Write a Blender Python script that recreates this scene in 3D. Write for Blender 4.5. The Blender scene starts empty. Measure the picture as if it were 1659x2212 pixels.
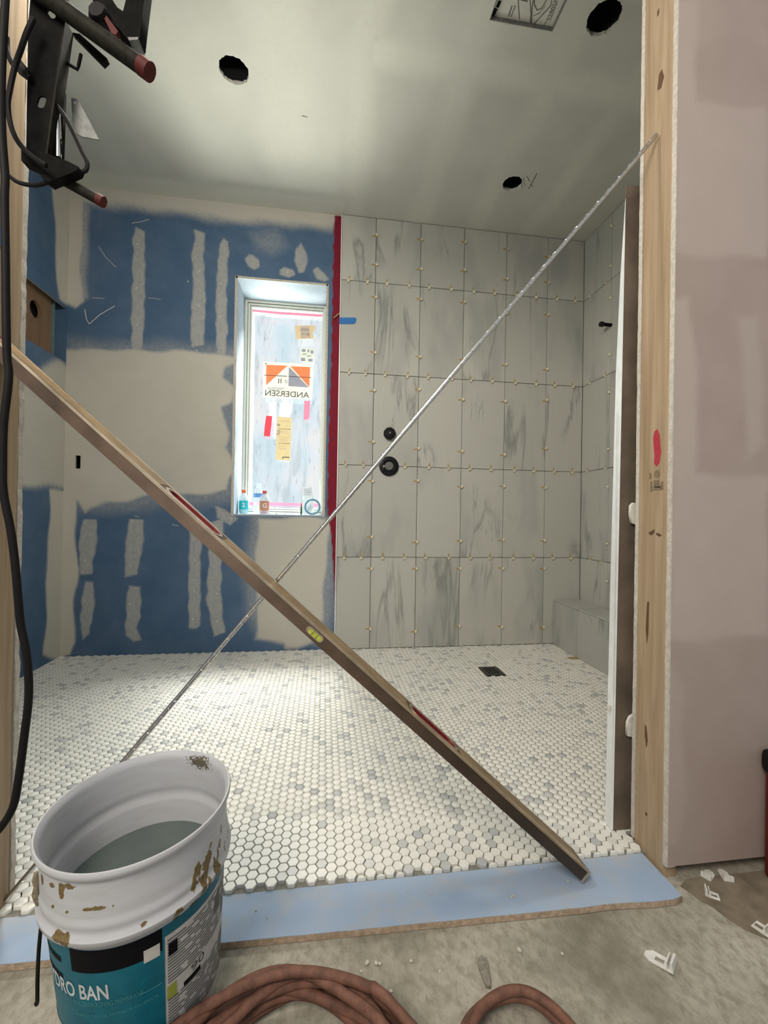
import bpy, bmesh, math, random
import numpy as np
from mathutils import Matrix, Vector
random.seed(7); rng = np.random.default_rng(7)
S = bpy.context.scene
COL = S.collection

# ------------------------------------------------------------------ camera
PW, PH, FP = 1659, 2212, 930.415            # photo frame and focal length in its pixels
CAMZ, YAW, PITCH, ROLL = 0.8968, 0.1385, 0.005, 0.0165
fw = Vector((math.sin(YAW)*math.cos(PITCH), math.cos(YAW)*math.cos(PITCH), math.sin(PITCH)))
r0 = Vector((math.cos(YAW), -math.sin(YAW), 0)); u0 = r0.cross(fw)
rt = math.cos(ROLL)*r0 + math.sin(ROLL)*u0; up = -math.sin(ROLL)*r0 + math.cos(ROLL)*u0
cam = bpy.data.objects.new('camera', bpy.data.cameras.new('camera')); COL.objects.link(cam)
cam.data.sensor_fit = 'VERTICAL'; cam.data.sensor_height = 24; cam.data.lens = FP/PH*24
cam.data.clip_start = 0.02
cam.matrix_world = Matrix(((rt.x, up.x, -fw.x, 0), (rt.y, up.y, -fw.y, 0), (rt.z, up.z, -fw.z, CAMZ), (0, 0, 0, 1)))
S.camera = cam

# ------------------------------------------------------------------ world, lights, exposure
S.view_settings.view_transform = 'Standard'; S.view_settings.look = 'None'
S.view_settings.exposure = 0.45; S.view_settings.gamma = 1.0; S.view_settings.use_curve_mapping = False
S.cycles.max_bounces = 7; S.cycles.diffuse_bounces = 5; S.cycles.glossy_bounces = 3; S.cycles.caustics_reflective = False; S.cycles.caustics_refractive = False
world = bpy.data.worlds.new('sky'); S.world = world; world.use_nodes = True
bg = world.node_tree.nodes['Background']; bg.inputs[0].default_value = (0.90, 0.96, 1.0, 1); bg.inputs[1].default_value = 0.36

def area(name, loc, target, sx, sy, power, col):
    l = bpy.data.lights.new(name, 'AREA'); l.shape = 'RECTANGLE'; l.size = sx; l.size_y = sy; l.energy = power; l.color = col
    o = bpy.data.objects.new(name, l); COL.objects.link(o); o.location = loc
    o.rotation_euler = (Vector(target)-Vector(loc)).to_track_quat('-Z', 'Y').to_euler()
    return o
area('sky_daylight', (0.35, 4.1, 4.2), (-0.3, 2.9, 1.5), 2.4, 1.6, 3800, (1.0, 0.985, 0.92))
area('ground_daylight', (-0.2, 5.4, -0.8), (-0.2, 3.0, 1.8), 3.4, 3.0, 1650, (1.0, 0.985, 0.86))
area('hall_lamp', (-1.0, -0.9, 2.6), (0.5, 1.0, 0.9), 1.0, 1.0, 50, (1.0, 0.90, 0.78))

# ------------------------------------------------------------------ measuring helpers: where a sight line meets a real plane
def ray(x, y): return fw + rt*((x-PW/2)/FP) - up*((y-PH/2)/FP)
def onY(x, y, Y): d = ray(x, y); return Vector((0, 0, CAMZ)) + d*(Y/d.y)
def onX(x, y, X): d = ray(x, y); return Vector((0, 0, CAMZ)) + d*(X/d.x)
def onZ(x, y, Z): d = ray(x, y); return Vector((0, 0, CAMZ)) + d*((Z-CAMZ)/d.z)

# ------------------------------------------------------------------ materials
MATS = {}
class NT:
    def __init__(s, name):
        m = bpy.data.materials.new(name); m.use_nodes = True; s.m = m; s.t = m.node_tree; s.n = s.t.nodes; s.l = s.t.links
        s.b = s.n['Principled BSDF']; s.out = s.n['Material Output']; MATS[name] = m
    def add(s, typ, **kw):
        n = s.n.new(typ)
        for k, v in kw.items(): setattr(n, k, v)
        return n
    def link(s, a, b): s.l.new(a, b)
    def coord(s, kind='Object'): return s.add('ShaderNodeTexCoord').outputs[kind]
    def mapping(s, vec, scale=(1, 1, 1), rot=(0, 0, 0), loc=(0, 0, 0)):
        m = s.add('ShaderNodeMapping'); s.link(vec, m.inputs[0]); m.inputs['Scale'].default_value = scale
        m.inputs['Rotation'].default_value = rot; m.inputs['Location'].default_value = loc; return m.outputs[0]
    def noise(s, vec, scale, detail=4, rough=.55, dist=0):
        n = s.add('ShaderNodeTexNoise'); s.link(vec, n.inputs['Vector']); n.inputs['Scale'].default_value = scale
        n.inputs['Detail'].default_value = detail; n.inputs['Roughness'].default_value = rough; n.inputs['Distortion'].default_value = dist
        return n.outputs['Fac']
    def ramp(s, fac, stops):
        r = s.add('ShaderNodeValToRGB'); s.link(fac, r.inputs[0]); e = r.color_ramp.elements
        while len(e) < len(stops): e.new(.5)
        for el, (p, c) in zip(e, stops):
            el.position = p; el.color = (c, c, c, 1) if isinstance(c, (int, float)) else (*c, 1)
        return r.outputs[0]
    def mix(s, fac, a, b, mode='MIX'):
        m = s.add('ShaderNodeMix', data_type='RGBA', blend_type=mode)
        for inp, v in ((m.inputs[0], fac), (m.inputs[6], a), (m.inputs[7], b)):
            if hasattr(v, 'is_linked') or hasattr(v, 'links'): s.link(v, inp)
            elif isinstance(v, (int, float)): inp.default_value = v
            else: inp.default_value = (*v, 1)
        return m.outputs[2]
    def math(s, op, a, b=0.0, clamp=False):
        m = s.add('ShaderNodeMath', operation=op, use_clamp=clamp)
        for inp, v in ((m.inputs[0], a), (m.inputs[1], b)):
            if hasattr(v, 'links'): s.link(v, inp)
            else: inp.default_value = v
        return m.outputs[0]
    def attr(s, name, typ='GEOMETRY'):
        return s.add('ShaderNodeAttribute', attribute_name=name, attribute_type=typ).outputs['Fac']
    def bump(s, h, strength=.3, dist=.002):
        b = s.add('ShaderNodeBump'); s.link(h, b.inputs['Height']); b.inputs['Strength'].default_value = strength
        b.inputs['Distance'].default_value = dist; s.link(b.outputs[0], s.b.inputs['Normal'])
    def set(s, col=None, rough=None, metal=None, spec=None):
        if col is not None:
            if hasattr(col, 'links'): s.link(col, s.b.inputs['Base Color'])
            else: s.b.inputs['Base Color'].default_value = (*col, 1)
        if rough is not None:
            if hasattr(rough, 'links'): s.link(rough, s.b.inputs['Roughness'])
            else: s.b.inputs['Roughness'].default_value = rough
        if metal is not None: s.b.inputs['Metallic'].default_value = metal
        if spec is not None: s.b.inputs['Specular IOR Level'].default_value = spec
        return s.m

def plain(name, col, rough=.6, metal=0, var=.12, scale=40, spec=.4, bump=0.0):
    t = NT(name); c = t.coord(); n = t.noise(c, scale, 3)
    lo = tuple(x*(1-var) for x in col); hi = tuple(min(1, x*(1+var)) for x in col)
    if bump: t.bump(n, bump, .001)
    return t.set(t.ramp(n, [(.3, lo), (.7, hi)]), rough, metal, spec)

BLUE, BLUE2, MUD = (.070, .128, .218), (.098, .156, .248), (.56, .53, .46)
def wall_mat(name, base, base2, mud, speck=True):
    t = NT(name); c = t.coord()
    n1 = t.noise(c, 6, 4); n2 = t.noise(c, 45, 3); n3 = t.noise(c, 220, 2)
    b = t.mix(t.ramp(n1, [(.35, 0.0), (.7, 1.0)]), base, base2)
    m = t.attr('mud')
    j = t.math('ADD', m, t.math('MULTIPLY', t.math('SUBTRACT', n2, .5), t.math('MULTIPLY', t.math('MULTIPLY', m, t.math('SUBTRACT', 1.0, m)), 2.2)), True)
    mudc = t.mix(t.ramp(n1, [(.3, 0.0), (.7, 1.0)]), mud, tuple(x*.93 for x in mud))
    col = t.mix(j, b, mudc)
    red = t.attr('red')
    rc = t.mix(t.ramp(n2, [(.35, 0.0), (.65, 1.0)]), (.22, .010, .022), (.15, .010, .028))
    col = t.mix(red, col, rc)
    t.bump(t.math('ADD', t.math('MULTIPLY', m, 1.2), t.math('MULTIPLY', n3, .25)), .25, .002)
    return t.set(col, .82, 0, .25)
wall_mat('blue_drywall', BLUE, BLUE2, MUD)
wall_mat('pink_drywall', (.345, .272, .238), (.375, .302, .266), (.44, .362, .322))
wall_mat('white_ceiling', (.55, .55, .49), (.59, .59, .53), (.70, .70, .62))
plain('gypsum_edge', (.52, .475, .41), .9, var=.16, scale=110, bump=.3)
plain('gypsum_core', (.50, .46, .39), .9, var=.3, scale=120)
plain('outer_wall', (.30, .28, .26), .9)

def wood_mat(name, a, b, dark, axis='Z'):
    t = NT(name); c = t.coord(); sc = (28, 28, 1.3) if axis == 'Z' else (1.3, 28, 28)
    g = t.noise(t.mapping(c, sc), 2.2, 6, .6, .6); big = t.noise(t.mapping(c, tuple(x*.2 for x in sc)), 2.5, 3)
    col = t.mix(t.ramp(g, [(.35, 0.0), (.65, 1.0)]), a, b)
    col = t.mix(t.ramp(big, [(.48, 0.0), (.68, .8)]), col, dark)
    t.bump(g, .15, .001)
    return t.set(col, .7, 0, .3)
wood_mat('pine', (.33, .235, .145), (.43, .325, .21), (.24, .155, .09))
wood_mat('old_wood', (.17, .105, .06), (.24, .15, .09), (.12, .07, .04))
plain('stop_green', (.16, .20, .20), .6); plain('knot', (.11, .06, .03), .7); plain('red_paint', (.42, .035, .055), .6, var=.3, scale=200); plain('stamp_ink', (.20, .15, .09), .8, var=.3, scale=300)

def tile_mat(name, obj_random=True):
    t = NT(name); c = t.coord(); oi = t.add('ShaderNodeObjectInfo')
    cmb = t.add('ShaderNodeCombineXYZ'); 
    for i, k in enumerate((37., 91., 53.)): t.link(t.math('MULTIPLY', oi.outputs['Random'], k), cmb.inputs[i])
    va = t.add('ShaderNodeVectorMath', operation='ADD'); t.link(c, va.inputs[0]); t.link(cmb.outputs[0], va.inputs[1])
    p = va.outputs[0]
    m1 = t.mapping(p, (4.2, 4.2, .75), (0, .14, 0)); m2 = t.mapping(p, (9, 9, 1.1), (0, .30, 0))
    v1 = t.noise(m1, 1.0, 6, .55, .7); v2 = t.noise(m2, 1.4, 6, .6, .5); cl = t.noise(t.mapping(p, (3, 3, 1.2), (0, .2, 0)), 1.2, 3)
    vein = t.ramp(t.math('ABSOLUTE', t.math('SUBTRACT', v1, .5)), [(.0, 1.0), (.012, .55), (.035, 0.0)])
    fine = t.ramp(t.math('ABSOLUTE', t.math('SUBTRACT', v2, .5)), [(.0, .5), (.02, 0.0)])
    patch = t.ramp(cl, [(.52, 0.0), (.68, 1.0)])
    gate = t.ramp(t.noise(p, 1.7, 2), [(.50, 0.0), (.63, 1.0)])
    base = t.mix(t.ramp(oi.outputs['Random'], [(0.0, 0.0), (1.0, 1.0)]), (.475, .470, .425), (.410, .408, .372))
    col = t.mix(t.math('MULTIPLY', patch, .5), base, (.28, .287, .28))
    col = t.mix(t.math('MULTIPLY', t.math('MULTIPLY', vein, gate), .72), col, (.17, .175, .17))
    col = t.mix(t.math('MULTIPLY', t.math('MULTIPLY', fine, gate), .38), col, (.27, .275, .265))
    return t.set(col, .42, 0, .35)
tile_mat('marble_tile')
plain('tile_bed', (.045, .042, .036), .9)

def hex_mat(name, kind):
    t = NT(name); a = t.attr('tone', kind); c = t.coord(); n = t.noise(c, 60 if kind == 'GEOMETRY' else 70, 4, .6, .8)
    base = t.ramp(a, [(0.0, (.80, .785, .72)), (.45, (.76, .75, .69)), (.62, (.62, .62, .585)), (.80, (.50, .51, .50)), (1.0, (.36, .37, .37))])
    col = t.mix(t.ramp(n, [(.42, 0.0), (.75, .35)]), base, (.50, .51, .50))
    return t.set(col, .38, 0, .4)
hex_mat('hex_marble', 'OBJECT'); hex_mat('hex_marble_field', 'GEOMETRY')
plain('grout', (.20, .195, .165), .95, var=.2, scale=120)

t = NT('concrete'); c = t.coord(); n1 = t.noise(c, 4, 6, .65); n2 = t.noise(t.mapping(c, (1.3, 1, 1), (0, 0, .7)), 42, 6, .65); n3 = t.noise(t.mapping(c, (60, 22, 1), (0, 0, .6)), 1, 4)
col = t.ramp(n1, [(.32, (.20, .185, .14)), (.5, (.36, .335, .27)), (.68, (.46, .43, .36))])
col = t.mix(t.ramp(n2, [(.44, 0.0), (.64, .6)]), col, (.19, .17, .125)); col = t.mix(t.ramp(n3, [(.62, 0.0), (.72, .6)]), col, (.17, .155, .115))
t.bump(n2, .5, .004); t.set(col, .9, 0, .2)
plain('shadow_brown', (.19, .155, .11), .9, var=.3, scale=20, bump=.4)
t = NT('blue_board'); c = t.coord(); n1 = t.noise(c, 5, 4); n2 = t.noise(c, 90, 3)
n4 = t.noise(c, 9, 5, .65); t.bump(n2, .15, .001); t.set(t.mix(t.ramp(n4, [(.48, 0.0), (.72, .7)]), t.ramp(n1, [(.3, (.28, .375, .52)), (.7, (.36, .44, .56))]), (.44, .43, .40)), .7, 0, .25)
plain('board_core', (.42, .32, .23), .9, var=.25, scale=90, bump=.5)

plain('black_metal', (.006, .0055, .005), .7, 0, var=.4, spec=.05); plain('black_rubber', (.009, .008, .008), .6, spec=.15)
plain('dark_tube', (.015, .014, .010), .6, 0, spec=.08, var=.4, scale=60); plain('red_cap', (.075, .012, .010), .6, spec=.2); plain('grey_plate', (.17, .175, .165), .5, 0, var=.3, scale=60)
plain('chrome', (.75, .75, .72), .18, 1.0, var=.05); plain('galvanized', (.86, .88, .87), .38, .35, var=.06, scale=25)
plain('rod_steel', (.62, .60, .56), .24, 1.0, var=.1, scale=90)
plain('level_body', (.11, .074, .051), .5, .3, var=.25, scale=14); plain('level_web', (.30, .20, .10), .5, .2, var=.25, scale=20); plain('level_edge', (.52, .42, .30), .3, .8, var=.2, scale=30)  # brown of the dim hall's reflection painted in, lighter web on the upper face
plain('straightedge_shaded', (.16, .125, .095), .55, .3, var=.25, scale=9); plain('level_red', (.16, .008, .012), .5); plain('vial_green', (.42, .44, .06), .25, var=.3, scale=120)  # straightedge brown paints shade and reflection onto aluminium
plain('shadow_black', (.004, .004, .004), .9); plain('valve_black', (.008, .008, .010), .45, 0, spec=.2); plain('valve_grey', (.12, .12, .11), .5)
plain('edge_trim', (.80, .79, .75), .3, .3, var=.05)
plain('blue_tape', (.02, .15, .42), .6); plain('red_tape', (.75, .10, .13), .5); plain('clip_tan', (.36, .27, .11), .7, var=.25, scale=200); plain('clip_cream', (.72, .68, .55), .5)
plain('white_plastic', (.72, .71, .66), .5); plain('chalk', (.66, .65, .60), .9); plain('pencil', (.12, .12, .11), .9)
plain('hose_rubber', (.145, .066, .043), .75, var=.35, scale=50); plain('dark_red', (.12, .010, .006), .5); plain('drain_metal', (.05, .05, .042), .4, .6); plain('drain_slot', (.008, .008, .007), .8)
plain('chip_grey', (.22, .20, .16), .9, var=.35, scale=120, bump=.5); plain('plaster_dirty', (.24, .20, .13), .9, var=.4, scale=150, bump=.6); plain('plaster', (.66, .63, .56), .9)

# ------------------------------------------------------------------ geometry helpers
def link(name, me, mat=None, parent=None, smooth=False):
    o = bpy.data.objects.new(name, me); COL.objects.link(o)
    if mat is not None and not me.materials: me.materials.append(MATS[mat])
    if smooth:
        for p in me.polygons: p.use_smooth = True
        me.set_sharp_from_angle(angle=math.radians(42))
    if parent is not None:
        o.parent = parent; o.matrix_parent_inverse = parent.matrix_basis.inverted()
    return o
def mesh(name, verts, faces, mat=None, parent=None, smooth=False):
    me = bpy.data.meshes.new(name); me.from_pydata([tuple(v) for v in verts], [], [tuple(f) for f in faces]); me.update()
    return link(name, me, mat, parent, smooth)
def tag(o, label=None, cat=None, group=None, kind=None):
    for k, v in (('label', label), ('category', cat), ('group', group), ('kind', kind)):
        if v: o[k] = v
    return o
def thing(name, loc, label, cat, group=None):
    o = bpy.data.objects.new(name, None); COL.objects.link(o); o.location = loc; o.empty_display_size = .05
    o.matrix_basis = Matrix.Translation(loc)
    return tag(o, label, cat, group)
def holder(name, loc, label):
    o = bpy.data.objects.new(name, None); COL.objects.link(o); o.matrix_basis = Matrix.Translation(loc); return tag(o, label, kind='structure')
BF = [(0, 3, 2, 1), (4, 5, 6, 7), (0, 1, 5, 4), (1, 2, 6, 5), (2, 3, 7, 6), (3, 0, 4, 7)]
def boxvf(lo, hi):
    (a, b, c), (d, e, f) = lo, hi
    return [(a, b, c), (d, b, c), (d, e, c), (a, e, c), (a, b, f), (d, b, f), (d, e, f), (a, e, f)], BF
def boxes(name, lst, mat, parent=None, bevel=0):
    V, F = [], []
    for lo, hi in lst:
        v, f = boxvf(lo, hi); k = len(V); V += v; F += [tuple(i+k for i in q) for q in f]
    me = bpy.data.meshes.new(name); me.from_pydata(V, [], F)
    if bevel:
        bm = bmesh.new(); bm.from_mesh(me); bmesh.ops.bevel(bm, geom=bm.edges[:], offset=bevel, segments=2, affect='EDGES', profile=.6); bm.to_mesh(me); bm.free()
    return link(name, me, mat, parent)
def box(name, lo, hi, mat, parent=None, bevel=0): return boxes(name, [(lo, hi)], mat, parent, bevel)
def tubevf(pts, rad, seg=10, cap=True):
    P = [Vector(p) for p in pts]; n = len(P); V, F = [], []
    R = rad if isinstance(rad, (list, tuple)) else [rad]*n
    tan = [(P[min(i+1, n-1)]-P[max(i-1, 0)]).normalized() for i in range(n)]
    a = Vector((0, 0, 1)) if abs(tan[0].z) < .9 else Vector((1, 0, 0))
    u = tan[0].cross(a).normalized()
    for i in range(n):
        u = (u - tan[i]*u.dot(tan[i])).normalized(); w = tan[i].cross(u)
        for k in range(seg):
            an = 2*math.pi*k/seg; V.append(P[i] + (u*math.cos(an)+w*math.sin(an))*R[i])
    for i in range(n-1):
        for k in range(seg):
            k2 = (k+1) % seg; F.append((i*seg+k, i*seg+k2, (i+1)*seg+k2, (i+1)*seg+k))
    if cap: F.append(tuple(range(seg-1, -1, -1))); F.append(tuple((n-1)*seg+k for k in range(seg)))
    return V, F
def tube(name, pts, rad, mat, parent=None, seg=10):
    V, F = tubevf(pts, rad, seg); return mesh(name, V, F, mat, parent, True)
def spline(pts, n=8):
    P = [Vector(p) for p in pts]; P = [P[0]*2-P[1]] + P + [P[-1]*2-P[-2]]; out = []
    for i in range(1, len(P)-2):
        a, b, c, d = P[i-1], P[i], P[i+1], P[i+2]
        for k in range(n):
            s = k/n; out.append(.5*((2*b)+(c-a)*s+(2*a-5*b+4*c-d)*s*s+(3*b-a-3*c+d)*s**3))
    out.append(P[-2]); return out
def lathevf(prof, seg=32, a0=0, a1=2*math.pi):
    full = abs(a1-a0-2*math.pi) < 1e-6; n = seg if full else seg+1; V, F = [], []
    for r, z in prof:
        for k in range(n):
            a = a0+(a1-a0)*k/seg; V.append(Vector((r*math.cos(a), r*math.sin(a), z)))
    for i in range(len(prof)-1):
        for k in range(seg):
            k2 = (k+1) % n; F.append((i*n+k, i*n+k2, (i+1)*n+k2, (i+1)*n+k))
    return V, F
def lathe(name, prof, M, mat, parent=None, seg=32, cap=True):
    V, F = lathevf(prof, seg)
    if cap: F.append(tuple(range(seg-1, -1, -1))); F.append(tuple((len(prof)-1)*seg+k for k in range(seg)))
    return mesh(name, [M @ v for v in V], F, mat, parent, True)
def plate(name, outline, holes, th, M, mat, parent=None):
    """flat plate of thickness th (centred on its plane) with real cut-outs"""
    cu = bpy.data.curves.new('tmp', 'CURVE'); cu.dimensions = '2D'; cu.fill_mode = 'BOTH'; cu.extrude = th/2
    for lst in [outline]+list(holes):
        sp = cu.splines.new('POLY'); sp.points.add(len(lst)-1); sp.use_cyclic_u = True
        for p, q in zip(sp.points, lst): p.co = (q[0], q[1], 0, 1)
    o = bpy.data.objects.new('tmp', cu); COL.objects.link(o)
    me = bpy.data.meshes.new_from_object(o); bpy.data.objects.remove(o); bpy.data.curves.remove(cu)
    me.materials.clear(); me.transform(M); me.name = name
    return link(name, me, mat, parent)
def frame(o, x, y, z=None):
    x = Vector(x).normalized(); y = Vector(y).normalized(); z = x.cross(y)
    return Matrix(((x.x, y.x, z.x, o[0]), (x.y, y.y, z.y, o[1]), (x.z, y.z, z.z, o[2]), (0, 0, 0, 1)))
def XZ(Y): return Matrix(((1, 0, 0, 0), (0, 0, -1, Y), (0, 1, 0, 0), (0, 0, 0, 1)))       # plate drawn as (X, Z) at depth Y
def stadium(cx, cy, L, W, n=8, ang=0):
    out = []
    for s, c0 in ((1, -math.pi/2), (-1, math.pi/2)):
        for k in range(n+1):
            a = c0+math.pi*k/n; out.append((s*(L-W)/2+W/2*math.cos(a), W/2*math.sin(a)))
    ca, sa = math.cos(ang), math.sin(ang)
    return [(cx+x*ca-y*sa, cy+x*sa+y*ca) for x, y in out]
def circle(cx, cy, r, n=24): return [(cx+r*math.cos(2*math.pi*k/n), cy+r*math.sin(2*math.pi*k/n)) for k in range(n)]
def textvf(s, size, spacing=1.0, bold=0.0):
    cu = bpy.data.curves.new('tmp', 'FONT'); cu.body = s; cu.size = size; cu.space_character = spacing; cu.align_x = 'CENTER'; cu.align_y = 'CENTER'; cu.offset = bold; cu.resolution_u = 3
    o = bpy.data.objects.new('tmp', cu); COL.objects.link(o); me = bpy.data.meshes.new_from_object(o)
    V = [v.co.copy() for v in me.vertices]; F = [tuple(p.vertices) for p in me.polygons]
    bpy.data.objects.remove(o); bpy.data.curves.remove(cu); bpy.data.meshes.remove(me); return V, F
def text(name, s, size, M, mat, parent, mirror=False, fit=None, bold=0.0):
    V, F = textvf(s, size, bold=bold)
    if fit:
        w = max(v.x for v in V)-min(v.x for v in V); h = max(v.y for v in V)-min(v.y for v in V); cx = (max(v.x for v in V)+min(v.x for v in V))/2; cy = (max(v.y for v in V)+min(v.y for v in V))/2
        V = [Vector(((v.x-cx)*fit[0]/w, (v.y-cy)*fit[1]/h, 0)) for v in V]
    if mirror: V = [Vector((-v.x, v.y, v.z)) for v in V]
    return mesh(name, [M @ v for v in V], F, mat, parent)
def ribbonvf(pts, w, nrm, th=.0006):
    P = [Vector(p) for p in pts]; N = Vector(nrm); V, F = [], []
    W = w if isinstance(w, (list, tuple)) else [w]*len(P)
    for i, p in enumerate(P):
        t = (P[min(i+1, len(P)-1)]-P[max(i-1, 0)]).normalized(); s = t.cross(N).normalized()*W[i]/2
        V += [p-s, p+s, p+s+N*th, p-s+N*th]
    for i in range(len(P)-1):
        a = 4*i; b = a+4
        for k in range(4): F.append((a+k, a+(k+1) % 4, b+(k+1) % 4, b+k))
    F += [(3, 2, 1, 0), tuple(4*(len(P)-1)+k for k in range(4))]
    return V, F
def ribbons(name, lst, mat, parent, nrm):
    V, F = [], []
    for pts, w in lst:
        v, f = ribbonvf(pts, w, nrm); k = len(V); V += v; F += [tuple(i+k for i in q) for q in f]
    return mesh(name, V, F, mat, parent)
def copy_tree(o, M):
    c = o.copy(); COL.objects.link(c); c.matrix_basis = M
    for ch in list(o.children):
        d = ch.copy(); COL.objects.link(d); d.parent = c; d.matrix_parent_inverse = ch.matrix_parent_inverse.copy()
        for g in list(ch.children):
            e = g.copy(); COL.objects.link(e); e.parent = d; e.matrix_parent_inverse = g.matrix_parent_inverse.copy()
    return c

# ---- soft shapes of joint compound on a wall, evaluated at wall points (u, v)
def sdpoly(U, V, poly):
    P = np.array(poly, float); d = np.full(U.shape, 1e9); ins = np.zeros(U.shape, bool)
    for i in range(len(P)):
        a, b = P[i], P[(i+1) % len(P)]; e = b-a; wx, wy = U-a[0], V-a[1]
        t = np.clip((wx*e[0]+wy*e[1])/max(e@e, 1e-12), 0, 1); d = np.minimum(d, np.hypot(wx-e[0]*t, wy-e[1]*t))
        c = ((a[1] <= V) & (b[1] > V)) | ((b[1] <= V) & (a[1] > V))
        with np.errstate(divide='ignore', invalid='ignore'):
            ins ^= c & (U < a[0]+(V-a[1])*e[0]/(e[1] if abs(e[1]) > 1e-12 else 1e-12))
    return np.where(ins, -d, d)
def soft(U, V, poly, s, a=1.0):
    x = np.clip(.5-sdpoly(U, V, poly)/(2*s), 0, 1); return a*x*x*(3-2*x)
def wavy(U, V, amp, fr, ph=0): return amp*(np.sin(U*fr+ph)*np.cos(V*fr*1.3+ph*2)+.5*np.sin(U*fr*2.7+V*fr*2.1+ph))

def grid_wall(name, P0, eu, ev, us, vs, mat, holes=(), mud=None, red=None, circles=(), parent=None, label=None):
    """a wall face as a fine grid: real openings, joint compound as a painted-on material mask"""
    us = np.unique(np.round(np.concatenate([us]+[[h[0], h[1]] for h in holes]), 6)); vs = np.unique(np.round(np.concatenate([vs]+[[h[2], h[3]] for h in holes]), 6))
    U, V = np.meshgrid(us, vs); nu, nv = len(us), len(vs)
    P0, eu, ev = Vector(P0), Vector(eu), Vector(ev); nrm = eu.cross(ev)
    pts = np.array(P0)[None, None] + U[..., None]*np.array(eu) + V[..., None]*np.array(ev)
    cu, cv = (us[:-1]+us[1:])/2, (vs[:-1]+vs[1:])/2; CU, CV = np.meshgrid(cu, cv); keep = np.ones(CU.shape, bool)
    for h in holes: keep &= ~((CU > h[0]) & (CU < h[1]) & (CV > h[2]) & (CV < h[3]))
    for (cx, cy, r) in circles: keep &= ~((np.abs(CU-cx) < r*1.25) & (np.abs(CV-cy) < r*1.25))
    idx = np.arange(nu*nv).reshape(nv, nu)
    I, J = np.nonzero(keep); F = np.stack([idx[I, J], idx[I, J+1], idx[I+1, J+1], idx[I+1, J]], 1).tolist()
    verts = pts.reshape(-1, 3).tolist(); mu = mud(U, V).ravel() if mud else np.zeros(nu*nv); rd = red(U, V).ravel() if red else np.zeros(nu*nv)
    mu, rd = mu.tolist(), rd.tolist()
    for (cx, cy, r) in circles:
        cnt = {}
        for i, j in zip(*np.nonzero((np.abs(CU-cx) < r*1.25) & (np.abs(CV-cy) < r*1.25))):
            for a, b in (((i, j), (i, j+1)), ((i, j+1), (i+1, j+1)), ((i+1, j+1), (i+1, j)), ((i+1, j), (i, j))):
                k = (min(idx[a], idx[b]), max(idx[a], idx[b])); cnt[k] = cnt.get(k, 0)+1
        ring = sorted({v for k, n in cnt.items() if n == 1 for v in k}, key=lambda v: math.atan2(V.ravel()[v]-cy, U.ravel()[v]-cx))
        base = len(verts); m = len(ring)
        for lay in range(2):
            for q, v in enumerate(ring):
                a = math.atan2(V.ravel()[v]-cy, U.ravel()[v]-cx); rr = r*(1+.03*math.sin(q*2.3)+.02*math.sin(q*5.1))
                p = P0+eu*(cx+rr*math.cos(a))+ev*(cy+rr*math.sin(a))-nrm*(.014*lay); verts.append(list(p)); mu.append(mu[v]*(1-lay)); rd.append(0.)
        for q in range(m):
            q2 = (q+1) % m; F.append([ring[q2], ring[q], base+q, base+q2]); F.append([base+q2, base+q, base+m+q, base+m+q2])
    me = bpy.data.meshes.new(name); me.from_pydata(verts, [], F); me.update()
    for nm, arr in (('mud', mu), ('red', rd)):
        at = me.attributes.new(nm, 'FLOAT', 'POINT'); at.data.foreach_set('value', np.array(arr, np.float32))
    o = link(name, me, mat, parent)
    if label: tag(o, label)
    return o

# ================================================================== THE ROOM
XL, XR, YB, YF, ZC = -1.573, 1.832, 2.8686, 1.1, 2.8765     # left wall, right wall, back wall, back of the partition, ceiling
XJL, XJR = -0.700, 0.877                                    # jambs of the opening
ZB, ZH = -0.008, -0.024                                     # top of the loose board, hall concrete
WX0, WX1, WZ0, WZ1, YS = -0.576, -0.008, 0.882, 2.400, 3.165  # window opening, plane of the plastic film
XT = 0.085                                                  # left edge of the wall tile

# ---- back wall: blue drywall with joint compound
def PB(*pts): return [(lambda p: (p.x, p.z))(onY(x, y, YB)) for x, y in pts]
strips = [
 [(292,490),(312,500),(313,600),(311,700),(304,775),(285,775),(284,700),(286,600),(288,515)],
 [(420,495),(442,503),(440,560),(444,650),(440,745),(412,750),(412,690),(418,610),(414,550),(421,515)],
 [(476,525),(484,515),(494,522),(489,640),(491,720),(487,765),(468,765),(466,650),(471,560)],
 [(180,1122),(206,1122),(211,1160),(203,1200),(198,1240),(172,1241),(171,1160)], [(183,1256),(200,1258),(205,1300),(198,1345),(190,1370),(178,1382),(173,1330)],
 [(279,1121),(309,1123),(310,1170),(302,1210),(297,1240),(270,1247),(271,1180)], [(277,1265),(303,1268),(304,1330),(294,1358),(307,1382),(288,1386),(271,1374),(273,1310)],
 [(411,1125),(441,1130),(433,1200),(433,1290),(432,1350),(424,1358),(408,1357),(407,1260)],
 [(452,1130),(482,1120),(480,1180),(477,1280),(485,1366),(462,1375),(446,1292),(452,1200)], [(462,1092),(484,1100),(513,1120),(497,1135),(470,1118)],
 [(530,560),(538,550),(548,551),(560,562),(560,577),(548,583),(535,575)], [(640,535),(650,525),(661,545),(664,570),(656,588),(645,590),(637,565)],
 [(604,583),(615,577),(634,584),(636,594),(622,600),(606,594)], [(676,584),(686,577),(700,590),(710,604),(700,609),(684,602)]]
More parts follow.
